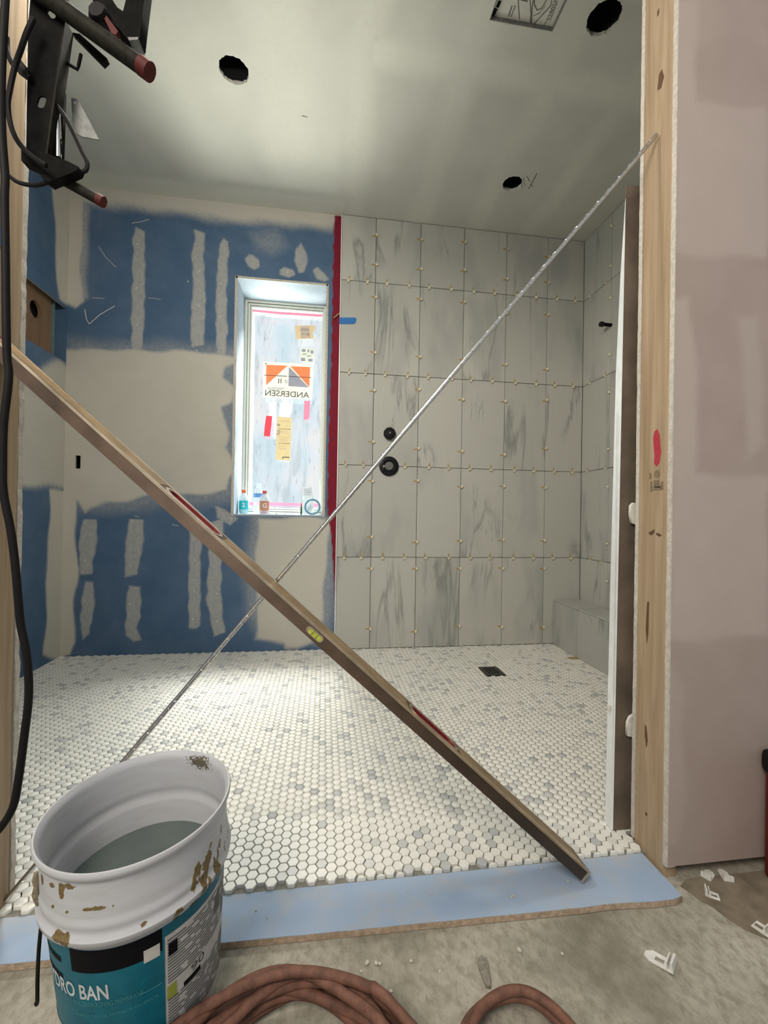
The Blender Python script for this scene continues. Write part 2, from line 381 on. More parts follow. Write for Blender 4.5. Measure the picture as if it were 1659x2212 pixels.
def mud_back(U, V):
    m = np.zeros(U.shape); W = wavy(U, V, .012, 9)
    Uw, Vw = U+W, V+wavy(V, U, .012, 11, 1)
    top = PB((60,300),(760,380),(760,497),(720,494),(600,484),(480,478),(420,464),(300,452),(180,440),(60,430))
    m = np.maximum(m, soft(Uw, Vw, top, .045, .95))
    m = np.maximum(m, soft(Uw, Vw, PB((60,400),(178,430),(179,600),(176,652),(160,668),(140,655),(60,640)), .012))
    m = np.maximum(m, soft(Uw, Vw, PB((60,400),(190,445),(190,560),(188,640),(175,650),(100,640)), .02, .55))
    big = PB((60,745),(146,752),(300,756),(420,757),(515,772),(512,785),(484,792),(480,812),(500,826),(512,840),(505,872),(482,880),(485,905),(492,940),(486,965),(503,990),(512,1010),(496,1035),(490,1062),(420,1068),(330,1072),(230,1086),(200,1100),(185,1112),(168,1085),(60,1070))
    m = np.maximum(m, soft(Uw, Vw, big, .02)); m = np.maximum(m, soft(Uw, Vw, PB((150,735),(515,748),(515,1085),(330,1100),(150,1110)), .05, .30))
    m = np.maximum(m, soft(Uw, Vw, PB((60,1050),(166,1060),(165,1250),(160,1385),(150,1412),(60,1440)), .010))
    m = np.maximum(m, soft(Uw, Vw, PB((553,1118),(716,1116),(700,1280),(695,1380),(672,1385),(640,1399),(615,1399),(612,1390),(553,1383)), .022, .95))
    m = np.maximum(m, soft(Uw, Vw, PB((535,1110),(725,1110),(722,1300),(705,1390),(560,1378),(530,1330)), .05, .35))
    m = np.maximum(m, soft(Uw, Vw, PB((546,505),(600,492),(612,530),(590,545),(560,535)), .06, .25))
    for i, s in enumerate(strips):
        m = np.maximum(m, soft(U+wavy(U, V, .004, 30, i), V, PB(*s), .006, .62 if i < 9 else .58))
    return np.clip(m, 0, 1)
def red_back(U, V):
    a = PB((722,466),(742,466),(729,1110),(725,1240),(722,1300),(721,1250),(716,1160),(707,1108),(709,960),(716,760),(719,600))
    return soft(U+wavy(U, V, .003, 40), V, a, .004)
OUT = (-1.512, -1.482, 1.145, 1.225)
wall_back = grid_wall('wall_back', (0, YB, 0), (1, 0, 0), (0, 0, 1), np.linspace(XL, XT+.01, 214), np.linspace(-.02, ZC, 372), 'blue_drywall',
    holes=[(WX0, WX1, WZ0, WZ1), OUT], mud=mud_back, red=red_back)
tag(wall_back, 'blue drywall back wall with grey joint compound and a tiled shower section', kind='structure')
boxes('wall_core', [((XL-.3, YB+.001, -.1), (OUT[0], YB+.014, ZC+.1)), ((OUT[0], YB+.001, -.1), (OUT[1], YB+.014, OUT[2])), ((OUT[0], YB+.001, OUT[3]), (OUT[1], YB+.014, ZC+.1)),
    ((OUT[1], YB+.001, -.1), (WX0-.004, YB+.014, ZC+.1)), ((WX1+.004, YB+.001, -.1), (XR+.3, YB+.014, ZC+.1)), ((WX0-.004, YB+.001, -.1), (WX1+.004, YB+.014, WZ0-.004)), ((WX0-.004, YB+.001, WZ1+.004), (WX1+.004, YB+.014, ZC+.1))], 'gypsum_edge', wall_back)
boxes('framing', [((XL-.3, YB+.10, -.1), (WX0-.03, YB+.30, ZC+.1)), ((WX1+.03, YB+.10, -.1), (XR+.3, YB+.30, ZC+.1)), ((WX0-.03, YB+.014, -.1), (WX1+.03, YB+.30, WZ0-.03)), ((WX0-.03, YB+.014, WZ1+.03), (WX1+.03, YB+.30, ZC+.1))], 'outer_wall', wall_back)
box('tile_bed', (XT+.002, YB-.006, -.01), (XR, YB+.001, ZC), 'tile_bed', wall_back)
# chalk and scratch marks, screw dimples
YM = YB-.0008
def W3(*pts, Y=YM): return [onY(x, y, Y) for x, y in pts]
ribbons('scratch_mark', [(W3((285,482),(300,480),(322,474)), 0.0028), (W3((213,533),(228,555),(250,577)), 0.0028), (W3((183,668),(187,690),(193,700)), 0.0044), (W3((193,700),(215,680),(248,661)), 0.0039),
    (W3((200,643),(226,645)), 0.0028), (W3((320,643),(348,647)), 0.0022), (W3((290,1114),(301,1117)), 0.0028), (W3((372,1133),(386,1136)), 0.0028)], 'chalk', wall_back, (0, -1, 0))
for i, (x, y) in enumerate([(297,527),(295,622),(296,702),(430,585),(429,660),(425,757),(477,612),(476,685),(406,608),(183,1128),(184,1212),(182,1296),(285,1127),(281,1222),(281,1305),(420,1210),(419,1278),(416,1338),(467,1140),(468,1282),(468,1342),(621,588),(500,1120)]):
    p = onY(x, y, YB); lathe('screw_dimple', [(.0035, 0), (.0045, .0005), (.003, .0012)], frame((p.x, YB, p.z), (1, 0, 0), (0, 0, 1)), 'chalk', wall_back, 8)
# outlet cut-out: open cavity behind the hole
boxes('cavity', [((OUT[0]-.03, YB+.085, OUT[2]-.03), (OUT[1]+.03, YB+.095, OUT[3]+.03)), ((OUT[0]-.03, YB+.014, OUT[2]-.03), (OUT[0]-.02, YB+.09, OUT[3]+.03)), ((OUT[1]+.02, YB+.014, OUT[2]-.03), (OUT[1]+.03, YB+.09, OUT[3]+.03)), ((OUT[0]-.03, YB+.014, OUT[2]-.03), (OUT[1]+.03, YB+.09, OUT[2]-.02)), ((OUT[0]-.03, YB+.014, OUT[3]+.02), (OUT[1]+.03, YB+.09, OUT[3]+.03))], 'shadow_black', wall_back)

# ---- wall tile: 305 x 610 mm, every tile its own piece with an open joint
J = .0016; TT = .008
def tile_piece(u0, u1, v0, v1, wall, holes=()):
    """wall: ('B') back wall in X,Z or ('R') right wall in Y,Z"""
    w, h = u1-u0-2*J, v1-v0-2*J; me_key = (wall, round(w, 4), round(h, 4))
    me = tile_piece.cache.get(me_key)
    if me is None:
        me = bpy.data.meshes.new('tile'); bm = bmesh.new()
        if wall == 'B': v, f = boxvf((-w/2, -TT, -h/2), (w/2, 0, h/2))
        else: v, f = boxvf((-TT, -w/2, -h/2), (0, w/2, h/2))
        vs = [bm.verts.new(p) for p in v]; [bm.faces.new([vs[i] for i in q]) for q in f]
        bmesh.ops.bevel(bm, geom=bm.edges[:], offset=.0012, segments=1, affect='EDGES'); bm.to_mesh(me); bm.free(); me.materials.append(MATS['marble_tile'])
        tile_piece.cache[me_key] = me
    o = bpy.data.objects.new('tile', me); COL.objects.link(o); c = ((u0+u1)/2, (v0+v1)/2); pr = random.uniform(-.0006, .0006)
    o.location = (c[0], YB-.006+pr, c[1]) if wall == 'B' else (XR-.006+pr, c[0], c[1])
    return o
tile_piece.cache = {}
rows = [0.002, .6082, 1.2197, 1.8312, 2.4427, ZC-.002]
cols = [XT+.003] + [.3146+.3065*i for i in range(5)] + [XR-.014]
for i in range(6):
    for j in range(5):
        o = tile_piece(cols[i], cols[i+1], rows[j], rows[j+1], 'B'); o.parent = wall_back
box('edge_trim', (XT-.004, YB-.0155, 0.0), (XT+.0025, YB-.001, ZC-.002), 'edge_trim', wall_back)

# ---- right wall
wall_right = box('wall_right', (XR, YF-.02, -.1), (XR+.15, YB+.3, ZC+.1), 'tile_bed'); tag(wall_right, 'tiled right shower wall in shade', kind='structure')
box('tile_bed', (XR-.006, YF+.02, -.01), (XR+.0005, YB-.004, ZC), 'tile_bed', wall_right)
rcols = [YB-.014] + [2.556-.3065*i for i in range(5)] + [YF+.022]
BZ, BX = .3127, 1.616
for i in range(len(rcols)-1):
    for j in range(5):
        o = tile_piece(rcols[i+1], rcols[i], rows[j], rows[j+1], 'R'); o.parent = wall_right

# ---- left wall with a wall niche opening
def PL(*pts): return [(lambda p: (p.y, p.z))(onX(x, y, XL)) for x, y in pts]
NY0, NY1, NZ0, NZ1 = 2.15, YB-.012, 1.79, 2.115
def mud_left(U, V):
    Uw, Vw = U+wavy(U, V, .012, 9, 3), V+wavy(V, U, .012, 9, 4)
    m = soft(Uw, Vw, [(1.0, ZC-.09), (3, ZC-.09), (3, 3), (1, 3)], .02)
    m = np.maximum(m, soft(Uw, Vw, PL((116,380),(116,430),(122,600),(128,640),(150,660),(150,370)), .012))
    m = np.maximum(m, soft(Uw, Vw, PL((108,1060),(96,1410),(150,1430),(150,1060)), .012))
    m = np.maximum(m, soft(Uw, Vw, [(1.0, 1.02), (1.0, 1.66), (2.60, 1.62), (2.66, 1.70), (2.8, 1.77), (3, 1.77), (3, 1.02)], .03, .9))
    return np.clip(m, 0, 1)
wall_left = grid_wall('wall_left', (XL, 0, 0), (0, 1, 0), (0, 0, 1), np.linspace(YF-.01, YB, 150), np.linspace(-.02, ZC, 240), 'blue_drywall', holes=[(NY0, NY1, NZ0, NZ1)], mud=mud_left)
tag(wall_left, 'blue drywall left wall with an open wall cavity', kind='structure')
boxes('wall_core', [((XL-.013, YF-.02, -.1), (XL-.001, NY0-.003, ZC+.1)), ((XL-.013, NY0-.003, -.1), (XL-.001, YB+.02, NZ0-.003)), ((XL-.013, NY0-.003, NZ1+.003), (XL-.001, YB+.02, ZC+.1))], 'gypsum_edge', wall_left)
boxes('framing', [((XL-.2, YF-.02, -.1), (XL-.013, NY0-.05, ZC+.1)), ((XL-.2, NY0-.05, -.1), (XL-.013, YB+.1, NZ0-.05)), ((XL-.2, NY0-.05, NZ1+.05), (XL-.013, YB+.1, ZC+.1)), ((XL-.2, YF, NZ0-.1), (XL-.14, YB+.1, NZ1+.1))], 'outer_wall', wall_left)
# board inside the cavity with a drilled hole
plate('blocking_board', [(2.12, NZ0-.05), (2.775, NZ0-.05), (2.775, NZ1+.05), (2.12, NZ1+.05)], [circle(2.640, 2.005, .048, 20)], .018, frame((XL-.045, 0, 0), (0, 1, 0), (0, 0, 1)), 'old_wood', wall_left)
box('cavity_back', (XL-.10, 2.2, NZ0-.05), (XL-.085, YB, NZ1+.05), 'shadow_black', wall_left)
box('metal_stop', (XL-.060, 2.792, NZ0-.05), (XL-.030, 2.802, NZ1+.05), 'stop_green', wall_left)
box('cavity_panel', (XL-.12, YB-.010, NZ0-.05), (XL-.001, YB+.0005, NZ1+.05), 'blue_drywall', wall_left)

# ---- ceiling with three lamp cut-outs and a fan housing
HOLES = [(-.434, 2.003, .064), (1.066, 1.565, .064), (1.078, 2.430, .057)]; FAN = (.621, .889, 1.375, 1.640)
def mud_ceil(U, V):        # U = X, V = -Y
    m = np.zeros(U.shape); X, Y = U+wavy(U, V, .02, 5), -V
    for x0, w, a in ((.16, .06, .8), (.60, .07, .8), (.98, .06, .7), (1.38, .05, .8), (-.22, .12, .6), (-.75, .10, .5), (-1.2, .06, .5)):
        m = np.maximum(m, a*np.clip(1.5-np.abs(X-x0)/w, 0, 1))
    m = m*np.clip(1.0-np.abs(np.sin(Y*4.1+X*2))*.5, 0, 1)
    m = np.maximum(m, np.clip((Y-2.70)/.05, 0, 1)*.8*(X < .1)); m = np.maximum(m, np.clip(1.4-np.abs(Y-1.83)/.07, 0, 1)*.7*(X > .2))
    return np.clip(m, 0, 1)
ceiling = grid_wall('ceiling', (0, 0, ZC), (1, 0, 0), (0, -1, 0), np.linspace(XL, XR, 220), np.linspace(-YB, -YF+.12, 116), 'white_ceiling', holes=[(FAN[0], FAN[1], -FAN[3], -FAN[2])], circles=[(x, -y, r) for x, y, r in HOLES], mud=mud_ceil)
tag(ceiling, 'white drywall ceiling with taped joints and round lamp cut-outs', kind='structure')
def slab_around(z0, z1):
    xs = sorted({XL-.3, XR+.3}|{x-r-.01 for x, y, r in HOLES}|{x+r+.01 for x, y, r in HOLES}|{FAN[0]-.003, FAN[1]+.003}); out = []
    for a, b in zip(xs[:-1], xs[1:]):
        cuts = sorted([(y-r-.01, y+r+.01) for x, y, r in HOLES if x-r-.011 < (a+b)/2 < x+r+.011] + ([(FAN[2]-.003, FAN[3]+.003)] if FAN[0]-.004 < (a+b)/2 < FAN[1]+.004 else []))
        y = YF-.1
        for c0, c1 in cuts:
            if c0 > y: out.append(((a, y, z0), (b, c0, z1)))
            y = max(y, c1)
        out.append(((a, y, z0), (b, YB+.3, z1)))
    return out
boxes('ceiling_core', slab_around(ZC+.015, ZC+.03), 'gypsum_edge', ceiling)
box('attic_deck', (XL-.3, YF-.1, ZC+.19), (XR+.3, YB+.3, ZC+.25), 'outer_wall', ceiling)
for x, y, r in HOLES:
    V, F = lathevf([(r+.012, .014), (r+.012, .15), (.001, .15)], 24); mesh('lamp_can', [Vector((x, y, ZC))+v for v in V], F, 'shadow_black', ceiling)
# pencil sums beside the right-hand cut-out
def C3(*pts): return [onZ(x, y, ZC-.0008) for x, y in pts]
ribbons('pencil_mark', [(C3((1160,374),(1142,408)), .004), (C3((1130,384),(1134,402)), .003), (C3((1138,380),(1144,392)), .003), (C3((1126,394),(1128,406)), .003), (C3((1146,398),(1152,404)), .003), (C3((652,250),(664,253)), .003)], 'pencil', ceiling, (0, 0, -1))

# ---- partition with the opening: framed studs, drywall on both faces
def ragged(name, X, sgn, y0, y1, z0, z1, depth, mat, parent, n=150, amp=.004, seed=1):
    """drywall cut edge: solid strip whose exposed edge is chipped and uneven"""
    g = np.random.default_rng(seed); V, F = [], []; j = np.cumsum(g.normal(0, .25, n+1)); j = (j-np.linspace(j[0], j[-1], n+1)); j = amp*np.tanh(j/2)+g.normal(0, amp*.2, n+1)
    for i in range(n+1):
        z = z0+(z1-z0)*i/n; a = X+sgn*(.002+j[i]); b = X+sgn*(.002+j[i]*.5)+sgn*g.normal(0, amp*.15)
        V += [(a, y0, z), (b, y1, z), (X-sgn*depth, y1, z), (X-sgn*depth, y0, z)]
    for i in range(n):
        for k in range(4): F.append((4*i+k, 4*i+(k+1) % 4, 4*i+4+(k+1) % 4, 4*i+4+k) if sgn < 0 else (4*i+k, 4*i+4+k, 4*i+4+(k+1) % 4, 4*i+(k+1) % 4))
    F += [(0, 1, 2, 3), tuple(4*n+k for k in range(4))]
    return mesh(name, V, F, mat, parent)
def mud_front(U, V):
    def PF(*pts): return [(lambda p: (p.x, p.z))(onY(x, y, .985)) for x, y in pts]
    Uw, Vw = U+wavy(U, V, .008, 14), V+wavy(V, U, .008, 14, 2)
    m = soft(Uw, Vw, PF((1455,0),(1508,0),(1505,215),(1660,240),(1660,560),(1460,545)), .012, .9)
    m = np.maximum(m, soft(Uw, Vw, PF((1452,650),(1490,640),(1503,760),(1508,960),(1510,1020),(1660,1035),(1660,1375),(1445,1385)), .012, 1.0))
    m = np.maximum(m, soft(Uw, Vw, PF((1600,690),(1640,680),(1655,960),(1615,1000)), .015, .8))
    m = np.maximum(m, soft(Uw, Vw, PF((1436,1400),(1475,1500),(1480,1760),(1460,1830),(1432,1835)), .015, .6))
    return np.clip(m, 0, 1)
wall_front_right = grid_wall('wall_front_right', (0, .985, 0), (1, 0, 0), (0, 0, 1), np.linspace(XJR+.002, 2.3, 120), np.linspace(.014, ZC, 240), 'pink_drywall', mud=mud_front)
tag(wall_front_right, 'pinkish drywall partition to the right of the opening', kind='structure')
box('wall_core', (XJR+.006, .9855, .014), (2.3, 1.005, ZC), 'gypsum_edge', wall_front_right)
ragged('drywall_edge', XJR, -1, .9852, .9978, .012, ZC, .02, 'gypsum_edge', wall_front_right, seed=3, amp=.0025)
ragged('drywall_edge', XJR, -1, 1.101, 1.113, 0.0, ZC, .02, 'gypsum_edge', wall_front_right, seed=5, amp=.002)
box('wall_core', (XJR+.018, 1.097, -.05), (2.3, 1.114, ZC), 'gypsum_edge', wall_front_right)
post = boxes('stud', [((XJR, .9985, -.03), (XJR+.038, 1.1, ZC))], 'pine', wall_front_right, .002)
box('stud', (XJR+.04, 1.0065, .03), (2.3, 1.0945, ZC), 'pine', wall_front_right)
def J3(*pts, X=XJR-.0006): return [onX(x, y, X) for x, y in pts]
def jpoly(name, pts, mat): p = J3(*pts); return plate(name, [(v.y, v.z) for v in p], [], .0012, frame((XJR-.0004, 0, 0), (0, 1, 0), (0, 0, 1)), mat, wall_front_right)
jpoly('red_paint_mark', [(1418,928),(1421,928),(1425,942),(1426,960),(1428,978),(1424,1000),(1418,1008),(1413,1000),(1414,982),(1412,965),(1411,945),(1414,932)], 'red_paint')
for x0, x1, y0, y1 in ((1405,1409,1040,1062),(1411,1427,1048,1058),(1412,1420,1038,1047),(1421,1424,1036,1046),(1414,1428,1051,1053),(1428,1432,1040,1058),(1403,1407,1022,1034)):
    jpoly('mill_stamp', [(x0,y0),(x1,y0),(x1,y1),(x0,y1)], 'stamp_ink')
p = onX(1419, 1023, XJR-.001); text('mill_stamp', '@', .022, frame(p, (0, -1, 0), (0, 0, 1)), 'stamp_ink', wall_front_right)
for pts in ([(1402,1150),(1409,1146),(1414,1143),(1413,1151),(1407,1156),(1402,1154)], [(1418,1151),(1424,1152),(1429,1157),(1424,1159),(1418,1155)], [(1424,160),(1430,150),(1434,165),(1428,190),(1420,195)], [(1398,1300),(1402,1300),(1400,1370),(1397,1390),(1395,1360)], [(1393,1565),(1396,1570),(1399,1600),(1396,1615),(1393,1590)], [(1394,1754),(1398,1758),(1397,1763),(1394,1759)], [(1420,25),(1424,18),(1423,30),(1420,36)]):
    jpoly('knot', pts, 'knot')
def dab(name, x0, x1, y0, y1, parent):
    a = onX(x0, y0, XJR-.006); b = onX(x1, y1, XJR-.006); V, F = lathevf([(1, 0), (1, .5), (.8, .85), (.35, 1.0), (.01, 1.0)], 14)
    cy, cz, ry, rz = (a.y+b.y)/2, (a.z+b.z)/2, abs(a.y-b.y)/2, abs(a.z-b.z)/2
    return mesh(name, [(XJR+.003-.0065*v.z, cy+ry*v.x*(1+.15*math.sin(5*v.y)), cz+rz*v.y*(1+.1*math.sin(7*v.x))) for v in V], F, 'plaster', parent, True)
for q_ in ([(1360,1092),(1366,1086),(1378,1088),(1383,1100),(1382,1128),(1372,1133),(1362,1130),(1359,1110)], [(1353,1560),(1358,1548),(1368,1541),(1374,1556),(1376,1588),(1364,1590),(1352,1588)]):
    plate('plaster_dab', [(v.x, v.z) for v in (onY(x, y, 1.128) for x, y in q_)], [], .009, XZ(1.1265), 'plaster', wall_front_right)

wall_front_left = grid_wall('wall_front_left', (0, .985, 0), (1, 0, 0), (0, 0, 1), np.linspace(-2.1, XJL-.002, 30), np.linspace(.014, ZC, 60), 'pink_drywall')
tag(wall_front_left, 'drywall partition and wooden jamb left of the opening', kind='structure')
boxes('wall_core', [((-2.1, .9855, .014), (XJL-.006, 1.005, ZC)), ((-2.1, 1.097, -.05), (XJL-.018, 1.114, ZC))], 'gypsum_edge', wall_front_left)
ragged('drywall_edge', XJL, 1, .9852, 1.006, .012, ZC, .02, 'gypsum_edge', wall_front_left, seed=8)
ragged('drywall_edge', XJL, 1, 1.1, 1.115, 0.0, ZC, .02, 'gypsum_edge', wall_front_left, seed=9, amp=.005)
boxes('stud', [((XJL-.038, 1.0065, -.03), (XJL, 1.0985, ZC))], 'pine', wall_front_left, .002)
box('stud', (-2.1, 1.0065, -.03), (XJL-.04, 1.0945, ZC), 'pine', wall_front_left)
wall_front_top = box('wall_front_top', (XJL, .985, 2.46), (XJR, 1.114, ZC), 'pink_drywall'); tag(wall_front_top, 'drywall header above the opening', kind='structure')

# ---- window: deep drywall reveal, vinyl frame, plastic film lit by the day behind it
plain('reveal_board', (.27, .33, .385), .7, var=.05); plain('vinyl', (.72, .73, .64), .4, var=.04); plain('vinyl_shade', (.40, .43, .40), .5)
def film_mat():
    t = NT('plastic_film'); c = t.coord()
    n1 = t.noise(t.mapping(c, (9, 1, 1.6)), 1.6, 5, .6, .6); n2 = t.noise(t.mapping(c, (3, 1, 2)), 1.5, 3); n3 = t.noise(t.mapping(c, (40, 1, 9), (0, .25, 0)), 1.5, 4)
    col = t.ramp(n2, [(.35, (.66, .86, .94)), (.52, (.84, .94, 1.0)), (.70, (1.0, .97, .93))])
    col = t.mix(t.ramp(n1, [(.36, .75), (.50, 0.0)]), col, (.50, .60, .62))
    col = t.mix(t.ramp(n3, [(.62, 0.0), (.70, .7)]), col, (.34, .40, .46))
    e = t.add('ShaderNodeEmission'); t.link(col, e.inputs[0]); e.inputs[1].default_value = .92
    tr = t.add('ShaderNodeBsdfTransparent'); tr.inputs[0].default_value = (.95, .98, 1, 1)
    mx = t.add('ShaderNodeMixShader'); mx.inputs[0].default_value = .45; t.link(e.outputs[0], mx.inputs[1]); t.link(tr.outputs[0], mx.inputs[2]); t.link(mx.outputs[0], t.out.inputs[0])
film_mat()
def backlit(name, col, k=.52, var=.1):  # emission put in for the daylight shining through stickers and print
    t = NT(name); c = t.coord(); n = t.noise(c, 60, 3)
    cc = t.ramp(n, [(.3, tuple(x*(1-var) for x in col)), (.7, col)])
    t.set(cc, .7, 0, .2); t.link(cc, t.b.inputs['Emission Color']); t.b.inputs['Emission Strength'].default_value = k; return t.m
backlit('label_cream', (.74, .72, .60)); backlit('label_orange', (.72, .20, .08)); backlit('label_grey', (.26, .26, .29)); backlit('label_ink', (.10, .10, .085), .5)
backlit('card_tan', (.55, .42, .24)); backlit('card_brown', (.42, .33, .25)); backlit('paper_green', (.62, .64, .52)); backlit('tape_red', (.90, .05, .07), .7); backlit('tape_pink', (.92, .20, .28), .7); backlit('paper_gold', (.60, .48, .25))
t = NT('glass_pane'); g = t.add('ShaderNodeBsdfGlossy'); g.inputs['Roughness'].default_value = .02; tr = t.add('ShaderNodeBsdfTransparent'); mx = t.add('ShaderNodeMixShader'); mx.inputs[0].default_value = .06
t.link(tr.outputs[0], mx.inputs[1]); t.link(g.outputs[0], mx.inputs[2]); t.link(mx.outputs[0], t.out.inputs[0])
win = holder('window_1', ((WX0+WX1)/2, YB, WZ0), 'tall narrow window in a deep white reveal covered with plastic film')
YFR = 3.147
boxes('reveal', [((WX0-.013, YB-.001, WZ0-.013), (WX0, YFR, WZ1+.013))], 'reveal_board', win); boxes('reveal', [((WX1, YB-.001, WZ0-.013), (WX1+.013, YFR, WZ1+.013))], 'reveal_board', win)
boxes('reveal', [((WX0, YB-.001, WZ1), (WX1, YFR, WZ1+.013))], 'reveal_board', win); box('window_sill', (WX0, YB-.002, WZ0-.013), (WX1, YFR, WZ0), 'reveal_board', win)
ragged('drywall_lip', WX0, 1, YB-.003, YB-.0008, WZ0-.01, WZ1+.01, .014, 'gypsum_edge', win, 80, .003, 21)
box('drywall_lip', (WX1-.001, YB-.003, WZ0-.01), (WX1+.014, YB-.0008, WZ1+.01), 'gypsum_core', win); box('drywall_lip', (WX0-.01, YB-.003, WZ1-.001), (WX1+.01, YB-.0008, WZ1+.013), 'gypsum_core', win)
def ringframe(name, x0, x1, z0, z1, w, y0, y1, mat):
    boxes(name, [((x0, y0, z0), (x0+w, y1, z1)), ((x1-w, y0, z0), (x1, y1, z1)), ((x0+w, y0, z1-w), (x1-w, y1, z1)), ((x0+w, y0, z0), (x1-w, y1, z0+w))], mat, win)
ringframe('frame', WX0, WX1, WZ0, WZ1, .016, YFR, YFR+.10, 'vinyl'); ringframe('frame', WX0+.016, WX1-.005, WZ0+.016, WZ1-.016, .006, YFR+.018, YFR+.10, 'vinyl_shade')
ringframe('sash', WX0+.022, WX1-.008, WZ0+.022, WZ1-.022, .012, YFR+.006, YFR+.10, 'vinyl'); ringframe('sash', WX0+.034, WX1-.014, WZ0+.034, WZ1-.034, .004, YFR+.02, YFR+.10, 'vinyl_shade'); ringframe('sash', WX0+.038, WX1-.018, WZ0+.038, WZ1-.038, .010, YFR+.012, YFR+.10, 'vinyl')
FX0, FX1, FZ0, FZ1 = WX0+.046, WX1-.024, WZ0+.046, WZ1-.046
gx, gz = np.meshgrid(np.linspace(FX0, FX1, 40), np.linspace(FZ0, FZ1, 100)); env = np.minimum(1, 12*np.minimum.reduce([gx-FX0, FX1-gx, gz-FZ0, FZ1-gz]))
gy = YFR+.030+env*(.006*np.sin(gx*42+2.5*np.sin(gz*5))+.004*np.sin(gx*95+gz*7)); idx = np.arange(gx.size).reshape(gx.shape)
mesh('plastic_film', np.stack([gx, gy, gz], -1).reshape(-1, 3), [(idx[i, j], idx[i, j+1], idx[i+1, j+1], idx[i+1, j]) for i in range(99) for j in range(39)], 'plastic_film', win, True)
box('pane', (FX0-.01, YFR+.085, FZ0-.01), (FX1+.01, YFR+.089, FZ1+.01), 'glass_pane', win)
# things stuck on the film
YK = YFR+.014
def quad_plate(name, pts, Y, mat, parent=None, th=.001): return plate(name, [(p.x, p.z) for p in (onY(x, y, Y) for x, y in pts)], [], th, XZ(Y), mat, parent)
def sticker(name, pts, mat, label, cat='sticker'):
    c = onY(sum(p[0] for p in pts)/len(pts), max(p[1] for p in pts), YK); e = thing(name, c, label, cat); quad_plate('sheet', pts, YK, mat, e); return e
st = sticker('window_label', [(569,781),(676,787),(674,863),(568,858)], 'label_cream', 'mirrored orange and grey maker label stuck in the middle of the window')
for nm, pts, mt in (('printed_triangle', [(575,788),(621,790),(575,832)], 'label_orange'), ('printed_triangle', [(627,791),(670,793),(668,836)], 'label_orange'), ('printed_triangle', [(624,792),(623,834),(667,837)], 'label_grey'),
    ('printed_bar', [(571,809.5),(620,812),(620,813.6),(571,811)], 'label_ink'), ('printed_bar', [(624,812.4),(672,815),(672,816.4),(624,814)], 'label_ink'), ('printed_dot', [(573,784),(576,784.3),(576,787),(573,786.7)], 'label_ink')):
    quad_plate(nm, pts, YK-.0012, mt, st)
for k in range(4):
    y = 839.5+1.6*k; quad_plate('printed_line', [(578,y-3),(617-k*3,y-1.6),(617-k*3,y-.9),(578,y-2.3)], YK-.0012, 'label_grey', st)
p = onY(620.5, 851, YK-.0016); text('lettering', 'ANDERSEN', .05, frame(p, onY(668, 853.6, YK)-onY(573, 848.4, YK), (0, 0, 1)), 'label_ink', st, mirror=True, fit=((onY(668, 853, YK)-onY(573, 849, YK)).length, (onY(620, 844.5, YK)-onY(620, 857, YK)).length), bold=.0004)
p = onY(618, 824, YK-.0016); V, F = ribbonvf([(p.x+.010*math.cos(a), p.y, p.z+.011*math.sin(a)) for a in np.linspace(0, 2*math.pi, 17)], .002, (0, -1, 0)); mesh('printed_symbol', V, F, 'label_ink', st)
V, F = ribbonvf([(p.x-.007, p.y, p.z+.008), (p.x+.007, p.y, p.z-.008)], .002, (0, -1, 0)); mesh('printed_symbol', V, F, 'label_ink', st)
for x in (601, 606): quad_plate('printed_symbol', [(x,818),(x+2,818),(x+2,828),(x,828)], YK-.0012, 'label_ink', st)
st = sticker('cardboard_tag', [(637,704),(656,703),(680,703),(681,713),(675,718),(678,731),(640,733)], 'card_tan', 'torn tan cardboard tag taped high on the window')
quad_plate('brown_patch', [(648,705),(668,704),(670,730),(650,731)], YK-.0012, 'card_brown', st); text('lettering', 'M70', .03, frame(onY(659, 713, YK-.002), (1, 0, 0), (0, 0, 1)), 'label_ink', st, True); text('lettering', '80 15', .025, frame(onY(660, 722, YK-.002), (1, 0, 0), (0, 0, 1)), 'label_ink', st, True)
st = sticker('paper_slip', [(650,751),(679,755),(676,783),(648,781)], 'paper_green', 'small pale printed slip just above the maker label')
for a, b, c_, d in ((652,660,754,760),(664,668,755,761),(671,677,757,764),(650,659,773,780),(663,672,768,770),(666,675,775,781),(653,662,764,766)): quad_plate('printed_block', [(a,c_),(b,c_),(b,d),(a,d)], YK-.0012, 'label_grey', st)
st = sticker('paper_form', [(599,900),(630,902),(626,995),(595,993)], 'paper_gold', 'narrow yellowed printed form taped low on the window')
for y, x1 in ((909,626),(926,628),(930,620),(934,622),(944,624),(948,618),(952,622),(957,627),(962,612),(968,618)): quad_plate('printed_line', [(601,y),(x1,y+1),(x1,y+1.8),(601,y+.8)], YK-.0012, 'label_ink' if y in (926, 957) else 'card_brown', st)
quad_plate('printed_line', [(610,986.5),(625,987),(625,989),(612,988.5),(611,992),(610,992)], YK-.0012, 'label_ink', st)
for ch, x, y in (('B', 602, 918), ('G', 602, 932), ('E', 601, 938)): text('lettering', ch, .03, frame(onY(x, y, YK-.002), (0, 0, 1), (-1, 0, 0)), 'label_ink', st, True)
sticker('red_tape_strip', [(575,898),(588,899),(586,920),(583,943),(570,942),(572,920)], 'tape_red', 'short red tape piece beside the yellowed form', 'tape')
sticker('pink_tape_strip', [(657,866),(670,866),(668,905),(661,906),(656,908)], 'tape_pink', 'pink tape strip hanging under the maker label', 'tape')
sticker('red_edge_tape', [(545,668),(600,673),(698,679),(697,685),(600,679),(545,673)], 'tape_pink', 'pink tape along the top edge of the window film', 'tape')
